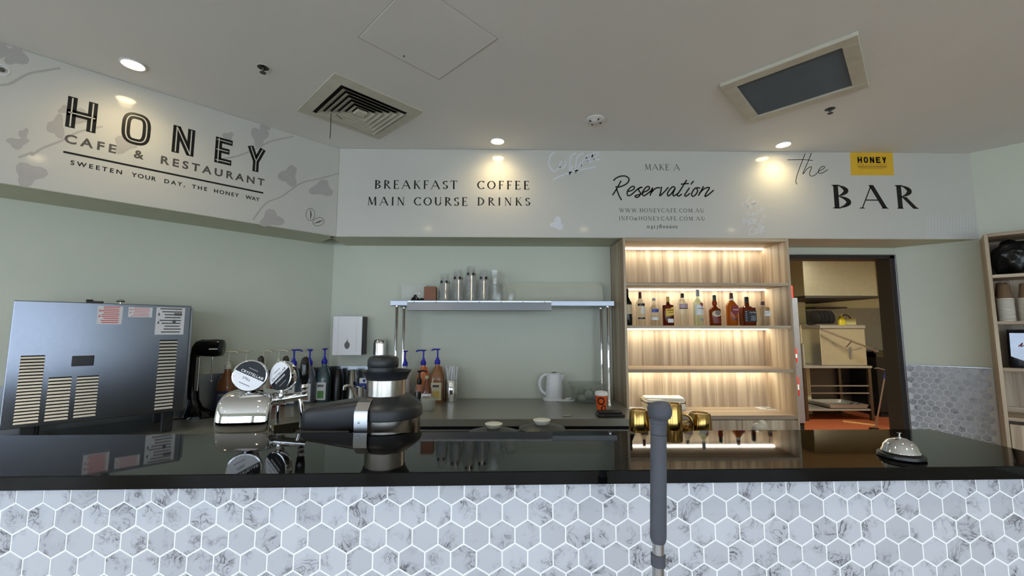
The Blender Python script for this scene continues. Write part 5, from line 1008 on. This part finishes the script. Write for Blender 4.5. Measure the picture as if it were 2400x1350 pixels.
# ---------------------------------------------------------------- grey-gripped pole in front of the bar
YP = .74; q = PY(1543, 1200, YP); t = thing('support_pole', 'steel pole with a grey foam grip and rounded grey head before the bar', 'pole', (q.x - .043, YP, 0)); t.rotation_euler = (0, .036, 0)
sp = mpp((q.x, YP, 1.2)); pz = lambda py: PY(1543, py, YP).z
M_grey = mat('grey_rubber', (74, 77, 86), .75, var=.08, scale=80, bump=.1); r_ = 18.5 * sp
b = BM(); lathe(b, [(r_ * .72, 0.012), (r_ * .72, pz(1255))], n=22); obj('tube', b, M_steel, t)
b = BM(); lathe(b, [(.016, 0), (.018, .004), (.016, .04), (.013, .045)], n=22); obj('foot_cap', b, M_rubber, t)
b = BM(); lathe(b, [(r_ * .74, pz(1325)), (r_ * .88, pz(1324)), (r_ * .9, pz(1300)), (r_ * .9, pz(1298)), (r_ * .74, pz(1296))], n=22); obj('lock_collar', b, M_grey, t)
b = BM(); lathe(b, [(r_ * .8, pz(1270)), (r_ * .97, pz(1262)), (r_, pz(1255)), (r_, pz(1018)), (r_ * .97, pz(1017))], n=32); obj('foam_grip', b, M_grey, t)
b = BM(); lathe(b, [(r_ * .9, pz(1017)), (r_ * 1.0, pz(1015.5)), (r_ * 1.03, pz(990)), (r_ * .95, pz(980))], n=32); obj('neck', b, M_grey, t)
hz_ = pz(961); b = BM()
loft(b, [(a_ * r_, b_ * r_, b_ * r_ * .95, c_) for a_, b_, c_ in ((-1.5, .5, 2.4), (-1.42, .8, 2.6), (-1.1, 1.14, 2.8), (.0, 1.28, 2.8), (.8, 1.24, 2.6), (1.3, .9, 2.4), (1.45, .45, 2.2))], 30, M=T(.001, -.003, hz_) @ RZ(14) @ RX(78))
lathe(b, [(r_ * 1.0, pz(991)), (r_ * 1.1, pz(989)), (r_ * 1.1, pz(984)), (r_ * .98, pz(981))], n=32); loft(b, [(pz(985), r_ * .97, r_ * .97), (pz(975), r_ * .95, r_ * .95), (pz(962), r_ * .9, r_ * .9)], 30); obj('head', b, M_grey, t)
# ---------------------------------------------------------------- gold mugs behind the bar
ZR = 1.115
b = BM(); box(b, (-.14, -.06, 0), (.19, .10, ZR - ZBN), .004); P = PY(1560, 1000, 1.42); o = obj('cup_riser', b, mat('riser_dark', (40, 38, 36), .5), None, loc=(P.x, 1.42, ZBN)); tag(o, 'dark riser block under the gold mugs behind the bar', 'riser')
def mug(px, top, base, half, Y, label, handle_ang=None, z0=ZR):
    P = PY(px, top, Y); s = mpp((P.x, Y, P.z)); h = P.z - z0; r1 = half * s
    t = thing('gold_mug', label, 'mug', (P.x, Y, z0), R(handle_ang or 0), 'gold mugs behind the bar')
    b = BM(); lathe(b, [(r1 * 1.12, 0), (r1 * 1.14, .004), (r1 * 1.0, h - .006), (r1 * .92, h), (r1 * .8, h), (r1 * .76, h - .003), (0, h - .003)], n=36, cap1=False); obj('body', b, M_gold, t)
    b = BM(); tube(b, smooth([(r1 * 1.05, 0, h * .78), (r1 * 1.9, 0, h * .7), (r1 * 1.95, 0, h * .35), (r1 * 1.15, 0, h * .2)], 6), .0042, 8); obj('handle', b, M_gold, t)
    return t
mug(1497, 960, 1015, 22, 1.42, 'upside-down gold mug left of the grey pole head', 20); mug(1575, 945, 1030, 21, 1.39, 'tall upside-down gold mug right behind the grey pole head', -20); mug(1640, 967, 1012, 23.5, 1.46, 'upside-down gold mug, rightmost of the row behind the bar', 200)
p = PY(1612, 1003, 1.40); t = thing('gold_bowl', 'gold bowl edge showing between the mugs at the bar back', 'bowl', (p.x, 1.42, ZR)); hh = p.z - ZR
b = BM(); lathe(b, [(.014, 0), (.016, .002), (.022, hh * .6), (.026, hh), (.024, hh), (.019, hh * .6), (0, .004)], n=32, cap1=False); obj('bowl', b, M_gold, t)
# clear crumpled tub at the bar's back edge
p = PY(1786, 1010, 1.44); t = thing('clear_lid_stack', 'heap of clear plastic dome lids behind the bar top', 'lids', (p.x, 1.44, ZBN)); h0 = PY(1786, 1012, 1.44).z - ZBN
for k, (dx, dz, r_) in enumerate(((0, 0, .032), (-.006, .015, .025), (.003, .025, .015))):
    b = BM(); loft(b, [(h0 + dz - .014, r_, r_, 2.4), (h0 + dz, r_ * .98, r_ * .98, 2.4), (h0 + dz + .010, r_ * .7, r_ * .7), (h0 + dz + .013, r_ * .3, r_ * .3)], 22, M=T(dx, 0, 0)); obj('dome_lid', b, mat('milky_plastic', (206, 202, 190), .3, trans=.3), t)
b = BM(); lathe(b, [(.027, 0), (.031, h0 - .014)], n=24); obj('cup_column', b, M_clear, t)
# dark lids with white knobs in front of the fridge drawers
for px, py, w_, nm, tilt in ((1157, 1005, 58, 'dark oval lid with a white knob before the fridge, left one', 0), (1270, 996, 54, 'dark oval lid with a white knob before the fridge, right one', 8)):
    Y_ = 1.5; p = PY(px, py, Y_); s = mpp((p.x, Y_, p.z)); z0 = p.z - ZBN; t = thing('pan_with_lid', nm, 'pan', (p.x, Y_, ZBN))
    b = BM(); loft(b, [(0, .056, .052), (.004, .06, .056), (z0 - .014, .07, .066)], 30); obj('pan', b, M_black, t)
    b = BM(); loft(b, [(z0 - .014, w_ * s * .95, .07, 2.2), (z0 - .010, w_ * s, .073, 2.2), (z0 - .003, w_ * s * .7, .053, 2), (z0 + .003, w_ * s * .38, .034, 2)], 34); obj('lid', b, mat('lid_dark', (48, 50, 50), .4), t)
    b = BM(); lathe(b, [(.020, z0 + .001), (.023, z0 + .005), (.0305, z0 + .016), (.031, z0 + .018), (.027, z0 + .0195), (0, z0 + .0195)], n=28, cap1=False); obj('knob', b, mat('knob_white', (206, 206, 198), .35), t)
# ---------------------------------------------------------------- contents of the right shelf unit
RU = ru.matrix_basis
def ruw(x, y, z): return RU @ Vector((x, y, z))
x0 = uu + .02; M_bag = mat('bin_bag', (16, 18, 22), .25, var=.2, scale=30, bump=.8)
for k, (x, nm) in enumerate(((x0 + .12, 'crumpled black bag on the top pigeonhole, left one'), (x0 + .36, 'crumpled black bag on the top pigeonhole, right one'))):
    rr = random.Random(20 + k); b = BM(); bmesh.ops.create_icosphere(b, subdivisions=4, radius=1)
    for v in b.verts:
        n_ = v.co.normalized(); q = 1 + .10 * math.sin(7 * n_.x + k) * math.sin(6 * n_.z + 2 * k) + .06 * math.sin(15 * n_.y + 9 * n_.z)
        v.co = Vector((n_.x * .105 * q, n_.y * .13 * q, .125 + max(-.1245, n_.z * .132 * q)))
    o = obj('plastic_bag', b, M_bag, None, loc=ruw(x, -.165, 1.899), rz=WRZ); tag(o, nm, 'bag', 'black bags in the shelf unit')
b = BM(); lathe(b, [(.042, 0), (.043, .003), (.0395, .006), (.028, .108), (.026, .109), (.026, .105), (0, .105)], n=26, cap0=False, cap1=False); cupb = b
bmesh.ops.recalc_face_normals(b, faces=b.faces[:]); pcm = bpy.data.meshes.new('paper_cup'); 
b.to_mesh(pcm); b.free(); pcm.materials.append(mat('kraft_paper', (122, 98, 76), .6, var=.05)); pcm.materials.append(M_paper)
for q in pcm.polygons:
    q.use_smooth = True
    if q.center.z < .0055: q.material_index = 1
ORD = 'first second third fourth fifth sixth seventh eighth ninth tenth eleventh twelfth thirteenth fourteenth fifteenth sixteenth seventeenth eighteenth nineteenth'.split()
for k, (x, y) in enumerate(((x0 + .055, -.24), (x0 + .155, -.24), (x0 + .055, -.14), (x0 + .255, -.24))):
    nm = ('front left', 'front middle', 'rear left', 'front right')[k]
    for i in range(17 if k != 2 else 19):
        o = link('paper_cup', pcm, None, ruw(x, y, 1.5645 + i * .0098)); tag(o, 'brown paper cup with pale rim, %s from the bottom of the %s column' % (ORD[i], nm), 'cup', 'brown paper cups in the shelf unit')
def coffee_bag(x, nm):
    t = thing('coffee_bag', nm, 'bag', ruw(x, -.2, 1.234), WRZ)
    b = BM(); loft(b, [(0, .085, .05, 4), (.02, .09, .055, 4), (.14, .088, .05, 4), (.22, .084, .03, 4), (.255, .082, .008, 4), (.27, .082, .006, 4)], 32); obj('pouch', b, mat('foil_black', (18, 20, 26), .22, var=.2, bump=.3), t)
    M_foil = mat('foil_silver', (176, 184, 200), .3, .3, var=.1, bump=.4)
    b = BM(); pts = [(-.076, .245), (.078, .245), (.082, .08), (.0, .04), (-.08, .08)]; flat(b, [(x_, z_) for x_, z_ in pts], -.0575); obj('front_label', b, M_foil, t)
    b = BM(); ribbon(b, [(v.x, v.y) for v in smooth([Vector(q + (0,)) for q in ((-.04, .15), (-.02, .175), (-.03, .15), (-.01, .16), (.01, .152), (.02, .165), (.04, .153), (.06, .162), (.075, .155))], 4)], .006, -.0585); obj('script_mark', b, mat('mark_maroon', (110, 30, 40), .4), t)
    b = BM(); flat(b, [(.0 + .016 * math.cos(i * math.pi / 8), .105 + .012 * math.sin(i * math.pi / 8)) for i in range(16)], -.0585); obj('round_mark', b, M_inkg, t)
coffee_bag(x0 + .13, 'black and silver coffee bean bag in the right shelf unit'); coffee_bag(x0 + .34, 'second coffee bean bag further right in the shelf unit')
# ---------------------------------------------------------------- doorway and kitchen beyond
b = BM(); box(b, (3.335, YW - .004, 0), (3.375, YW + .14, 2.145), .002); box(b, (2.185, YW - .004, 2.115), (3.375, YW + .14, 2.145), .002); box(b, (2.185, YW - .004, 0), (2.215, YW + .14, 2.115), .002); d1 = struct('door_1', b, mat('door_frame_dark', (44, 38, 34), .5))
b = BM(); box(b, (3.372, YW - .012, 0), (3.382, YW + .002, 2.15), .001); box(b, (2.185, YW - .012, 2.145), (3.382, YW + .002, 2.152), .001); obj('edge_strip', b, M_steel, d1)
M_ks = mat('kitchen_steel', (172, 170, 166), .3, .55, var=.06)
KX0, KX1, KY0, KY1, KZ = 2.0, 7.6, YW + .12, 8.3, 2.8
M_kw = mat('kitchen_wall', (206, 202, 170), .6, var=.03)
b = BM(); box(b, (KX0, KY1, 0), (KX1, KY1 + .1, KZ)); struct('wall_kitchen_back', b, M_kw)
b = BM(); box(b, (KX0 - .1, KY0, 0), (KX0, KY1, KZ)); struct('wall_kitchen_left', b, M_kw)
b = BM(); box(b, (KX1, KY0, 0), (KX1 + .1, KY1, KZ)); struct('wall_kitchen_right', b, M_kw)
b = BM(); box(b, (3.45, KY0 - .02, 0), (KX1, KY0 + .08, KZ)); struct('wall_kitchen_near', b, M_kw)
b = BM(); box(b, (KX0, KY0, KZ), (KX1, KY1, KZ + .1)); struct('ceiling_kitchen', b, M_kw)
b = BM(); box(b, (KX0, KY0, -.06), (KX1, KY1, -.006)); kf = struct('floor_kitchen', b, mat('terracotta_grout', (120, 84, 60), .8))
b = BM(); box(b, (-.148, -.148, -.006), (.148, .148, 0), .002); tm = None
for i in range(18):
    for j in range(15):
        x, y = 2.2 + i * .3, 3.83 + j * .3
        if tm is None: o = obj('tile', b, mat('terracotta', (160, 86, 54), .45, var=.12, scale=9), kf, loc=(x, y, 0)); tm = o.data
        else: link('tile', tm, kf, (x, y, 0))
ld = bpy.data.lights.new('kitchen_lamp', 'AREA'); ld.shape = 'RECTANGLE'; ld.size = 1.2; ld.size_y = .3; ld.energy = 105; ld.color = (1, .95, .80)
t = thing('ceiling_batten', 'fluorescent batten on the kitchen ceiling beyond the doorway', 'lamp', (5.0, 5.05, KZ)); lo = bpy.data.objects.new('kitchen_lamp', ld); COL.objects.link(lo); lo.parent = t; lo.location = (0, 0, -.075)
b = BM(); box(b, (-.62, -.16, -.04), (.62, .16, 0), .005); obj('body', b, M_white, t); b = BM(); box(b, (-.6, -.14, -.065), (.6, .14, -.04), .01); obj('diffuser', b, mat('batten_glow', (255, 236, 196), .5, emis=4, emrgb=(255, 244, 214)), t)
YK = 7.0
def kx(px, Y=YK, py=800): return PY(px, py, Y).x
def kz(py, Y=YK, px=1960): return PY(px, py, Y).z
# hood
t = thing('range_hood', 'large stainless extraction hood in the kitchen', 'hood', (kx(1893, 6.6), 6.6, kz(694, 6.6)))
w_ = kx(2066, 6.6) - kx(1893, 6.6)
b = BM(); box(b, (0, 0, 0), (w_, 1.4, .75), .006); obj('canopy', b, mat('hood_steel', (170, 166, 146), .3, .7, var=.06), t); b = BM(); box(b, (-.01, -.02, -.035), (w_ + .01, 1.42, .0), .005); obj('rim', b, mat('rim_dark', (40, 36, 30), .5), t)
# steel wall lining
b = BM(); box(b, (kx(1875, 8.25), 8.27, .2), (KX1 - .02, 8.298, kz(722, 8.25))); o = obj('wall_lining', b, M_ks, None); tag(o, 'stainless wall lining on the kitchen back wall', 'wall panel')
b = BM(); box(b, (kx(1862, 7.4), 7.6, 0), (kx(1893, 7.6), 8.2, 2.8)); o = struct('wall_kitchen_nib', b, M_kw)
# bench / dishwasher
bx0, bx1 = kx(1880), kx(2040); kb = thing('kitchen_bench', 'stainless inlet bench with legs, rails and under-shelf in the kitchen', 'bench', (bx0, YK, 0)); bw = bx1 - bx0
b = BM(); box(b, (0, 0, .86), (bw, .72, .90), .006); obj('top', b, M_ks, kb); b = BM(); box(b, (0, .0, .90), (.03, .72, 1.26), .004); box(b, (.03, .69, .90), (bw * .45, .72, 1.26), .004); obj('splash_upstand', b, M_ks, kb)
for x in (.0, bw - .06):
    for y in (.02, .66): b = BM(); box(b, (x, y, 0), (x + .05, y + .05, .86), .004); obj('leg', b, mat('leg_steel', (110, 100, 92), .35, 1.), kb)
for z in (.44, .56): b = BM(); box(b, (.05, .03, z), (bw - .05, .05, z + .02)); obj('rail', b, M_steel, kb)
b = BM(); box(b, (.03, .03, .16), (bw - .03, .70, .19), .004); obj('under_shelf', b, M_ks, kb)
b = BM(); rings(b, [[(.45, .06, .20), (bw - .1, .06, .20), (bw - .1, .6, .20), (.45, .6, .20)], [(.42, .04, .26), (bw - .08, .04, .26), (bw - .08, .62, .26), (.42, .62, .26)], [(.44, .06, .26), (bw - .1, .06, .26), (bw - .1, .6, .26), (.44, .6, .26)], [(.46, .08, .205), (bw - .12, .08, .205), (bw - .12, .58, .205), (.46, .58, .205)]]); o = obj('steel_tray', b, M_ks, None, loc=(bx0, YK, 0)); tag(o, 'shallow steel tray on the kitchen bench under-shelf', 'tray')
dx0, dx1 = kx(1930) , kx(2037); dwm = thing('dishwasher', 'stainless hood dishwasher with a long diagonal lift handle', 'dishwasher', (dx0, YK + .05, .90)); w_ = dx1 - dx0; hz_ = kz(770) - .90
b = BM(); box(b, (0, .02, 0.001), (w_, .62, hz_), .008, 2); obj('hood_body', b, mat('dish_steel', (190, 184, 168), .18, .7, var=.05), dwm); b = BM(); box(b, (-.004, .0, hz_), (w_ + .004, .64, hz_ + .06), .006); obj('top_cap', b, M_ks, dwm)
Mi = dwm.matrix_basis.inverted(); b = BM(); q0, q1 = Mi @ PY(1925, 772, 6.95), Mi @ PY(2056, 823, 6.75); tube(b, [q0, q1], .014, 10); q2 = Mi @ PY(2050, 817, 6.95); tube(b, [q1, q1 + Vector((.02, .06, -.02)), q2], .014, 10); b2 = q0 + (q1 - q0) * .55; tube(b, [b2, b2 + Vector((0, .12, -.10))], .010, 8); obj('lift_handle', b, M_steel, dwm)
b = BM(); box(b, (w_ * .62, -.002, hz_ * .18), (w_ * .66, .02, hz_ * .5), .004); obj('bracket', b, M_steel, dwm)
# grey cupboard behind bench
b = BM(); box(b, (0, 0, 0), (.52, .3, .84), .006); t = obj('steel_cupboard', b, mat('cupboard_grey', (96, 92, 92), .4), None, loc=(bx0 + .62, YK + .74, 0)); tag(t, 'grey steel cupboard behind the kitchen bench legs', 'cupboard')
# plate shelf with plates, bottle, hose tap
sx0, sx1 = kx(1925, 7.9), kx(1990, 7.9); zsf = kz(759, 7.9); t = thing('plate_shelf', 'dark wall shelf above the dishwasher holding upright plates', 'shelf', (sx0, 8.0, zsf))
b = BM(); box(b, (0, 0, -.03), (sx1 - sx0 + .2, .29, 0), .003); obj('board', b, M_ks, t); b = BM(); box(b, (0, .0, .30), (sx1 - sx0 + .1, .29, .33), .003); obj('upper_board', b, mat('shelf_grey', (84, 82, 80), .5), t)
b = BM(); box(b, (0, .27, 0), (.02, .29, .3)); obj('bracket', b, M_steel, t)
b = BM(); lathe(b, [(.10, 0), (.13, .008), (.132, .012), (.10, .006)], n=24, M=RY(80)); pm0 = None
for i in range(5):
    loc = (sx0 + .08 + i * .075, 8.14, zsf + .134)
    if pm0 is None: o = obj('plate', b, mat('plate_grey', (170, 172, 182), .3), None, loc=loc); pm0 = o.data
    else: o = link('plate', pm0, None, loc)
    tag(o, 'upright dinner plate on the kitchen wall shelf', 'plate', 'plates on the kitchen wall shelf')
p = PY(1972, 756, 7.3); t = thing('cleaner_bottle', 'yellow cleaning bottle on top of the dishwasher', 'bottle', (p.x, 7.3, .90 + hz_ + .06)); b = BM(); loft(b, [(0, .06, .04, 3), (.09, .06, .04, 3), (.14, .03, .03), (.17, .015, .015)], 20); obj('body', b, mat('yellow_liquid', (216, 196, 50), .3), t); b = BM(); lathe(b, [(.02, .165), (.02, .19), (.0, .2)], n=14, cap1=False); obj('cap', b, M_white, t)
p = PY(1990, 758, 7.35); b = BM(); box(b, (-.06, -.05, 0), (.14, .05, .12), .02, 3); o = obj('sponge_tub', b, mat('cream_tub', (206, 200, 150), .5), None, loc=(p.x, 7.4, .90 + hz_ + .06)); tag(o, 'cream tub behind the yellow bottle on the dishwasher', 'tub')
p0 = PY(1968, 757, 7.5); t = thing('rinse_hose', 'arched dark rinse hose above the dishwasher', 'hose', (p0.x, 7.5, .9 + hz_ + .06)); b = BM(); tube(b, smooth([(0, 0, 0), (.02, 0, .12), (.11, 0, .19), (.2, 0, .13), (.22, 0, 0)], 6), .011, 8); obj('hose', b, mat('hose_dark', (66, 58, 46), .5), t)
# cream boxes left of the dishwasher
t = thing('wall_boxes', 'pair of cream switch boxes left of the dishwasher', 'box', (kx(1878, 7.5), 7.5, kz(805, 7.5)))
for i, (xa, xb) in enumerate(((0, .14), (.27, .40))): b = BM(); box(b, (xa, 0, 0), (xb, .09, .34), .006); obj('box', b, mat('cream_box', (206, 196, 164), .5), t)
b = BM(); box(b, (.14, .03, 0), (.27, .09, .34)); obj('cable_duct', b, M_dark, t)
# tall steel unit, sign and extinguishers at the left of the opening
t = thing('steel_cabinet', 'tall stainless cabinet edge at the left of the doorway', 'cabinet', (kx(1848, 6.4), 6.4, 0)); w_ = kx(1876, 6.4) - kx(1848, 6.4)
b = BM(); box(b, (0, 0, .1), (w_, .5, kz(698, 6.4)), .005); obj('body', b, mat('cabinet_bluesteel', (140, 148, 164), .35, .5), t); b = BM(); box(b, (.01, .02, 0), (w_ - .01, .48, .1)); obj('plinth', b, M_dark, t)
a, c = PY(1850, 668, 6.3), PY(1868, 698, 6.3); t = thing('safety_sign', 'red and white safety sign beside the kitchen doorway', 'sign', (a.x, 6.38, c.z)); b = BM(); box(b, (0, 0, 0), (c.x - a.x, .01, a.z - c.z), .001); obj('plate', b, mat('sign_red', (206, 44, 34), .4), t); b = BM(); box(b, (.02, -.002, .05), (.07, .001, a.z - c.z - .05)); obj('white_panel', b, M_white, t)
for px, y0, y1, nm in ((1868, 806, 850, 'red fire extinguisher hung higher at the kitchen doorway'), (1873, 868, 930, 'red fire extinguisher hung lower at the kitchen doorway')):
    Y_ = 6.2; p = PY(px, y1, Y_); h = PY(px, y0, Y_).z - p.z; t = thing('fire_extinguisher', nm, 'extinguisher', (p.x, Y_ + .1, p.z)); r_ = .065
    b = BM(); lathe(b, [(r_ * .9, 0), (r_, .01), (r_, h * .7), (r_ * .6, h * .8), (.02, h * .84)], n=24); obj('cylinder', b, mat('sign_red', (206, 44, 34), .4), t); b = BM(); lathe(b, [(.02, h * .83), (.025, h * .9), (.02, h)], n=14); obj('valve', b, M_white if y0 > 860 else mat('brass', (196, 150, 60), .3, 1.), t); b = BM(); patch(b, h * .25, h * .45, r_, r_, 2, -150, -30); obj('label', b, M_white, t, 60); b = BM(); box(b, (-.03, .03, h * .3), (.03, .1005, h * .5)); obj('wall_bracket', b, M_dark, t)
# squeegee, post, floor strip, dark cupboard at the right
t = thing('floor_squeegee', 'floor squeegee with a blue grip leaning in the kitchen doorway', 'squeegee', (0, 0, 0)); f0, f1 = PZ(2052, 1004, .02), PY(2076, 868, 6.3)
b = BM(); tube(b, [f0, f0 + (f1 - f0) * .88], .011, 10); obj('shaft', b, M_steel, t); b = BM(); tube(b, [f0 + (f1 - f0) * .86, f1], .017, 10); obj('grip', b, mat('grip_blue', (30, 40, 90), .5), t); b = BM(); tube(b, [f1, f1 + Vector((-.12, 0, .035)), f1 + Vector((-.17, 0, .03))], .01, 8); obj('hook', b, M_steel, t); b = BM(); box(b, (f0.x - .08, f0.y - .03, 0), (f0.x + .03, f0.y + .03, .03), .004); obj('blade', b, M_black, t)
f0, f1 = PZ(2095, 1003, 0), PY(2083, 806, 5.9); t = thing('broom', 'brown-handled broom with a white top standing by the door jamb', 'broom', (f0.x, 6.2, 0)); g = PY(2085, 806, 6.2); hx = g.x - f0.x
b = BM(); tube(b, [(0.0, 0, .1), (hx * .6, 0, .85)], .028, 10); obj('lower_post', b, mat('post_brown', (96, 78, 60), .5), t); b = BM(); tube(b, [(hx * .6, 0, .85), (hx, 0, g.z - .05)], .018, 10); obj('shaft', b, M_ks, t); b = BM(); box(b, (hx - .03, -.03, g.z - .08), (hx + .03, .03, g.z), .005); box(b, (hx * .6 - .035, -.035, .80), (hx * .6 + .035, .035, .92), .005); obj('end_cap', b, M_white, t); b = BM(); box(b, (-.12, -.03, 0), (.12, .03, .1), .01); obj('head', b, M_dark, t)
b = BM(); q0, q1 = PZ(1976, 988, 0), PZ(2055, 998, 0); d = q1 - q0; L_ = d.length; b = BM(); box(b, (0, -.045, 0), (L_, .045, .012), .002); o = obj('timber_strip', b, mat('pale_strip', (206, 156, 96), .5), None, loc=q0 + Vector((0, 0, .0005)), rz=math.atan2(d.y, d.x)); tag(o, 'pale timber strip lying on the terracotta kitchen floor', 'strip')
x_ = kx(2050, 7.3); t = thing('dark_oven', 'dark oven block at the right of the kitchen bench', 'oven', (x_, 7.3, 0)); b = BM(); box(b, (0, 0, .08), (.9, .6, 1.08), .006); obj('body', b, mat('oven_black', (22, 20, 18), .35), t); b = BM(); box(b, (.0, -.01, 1.02), (.9, .6, 1.12), .004); obj('top', b, mat('oven_steel', (92, 88, 82), .3, 1.), t); b = BM(); box(b, (.03, .03, 0), (.87, .57, .08)); obj('plinth', b, M_dark, t)
b = BM(); loft(b, [(0, .055, .055, 2.4), (.10, .07, .07, 2.4), (.13, .06, .06, 2.2)], 20); p = PY(2046, 835, 7.0); o = obj('crock', b, mat('pinkish_crock', (150, 110, 96), .5), None, loc=(p.x + .06, 7.42, 1.1205)); tag(o, 'pinkish crock on the dark oven', 'crock')
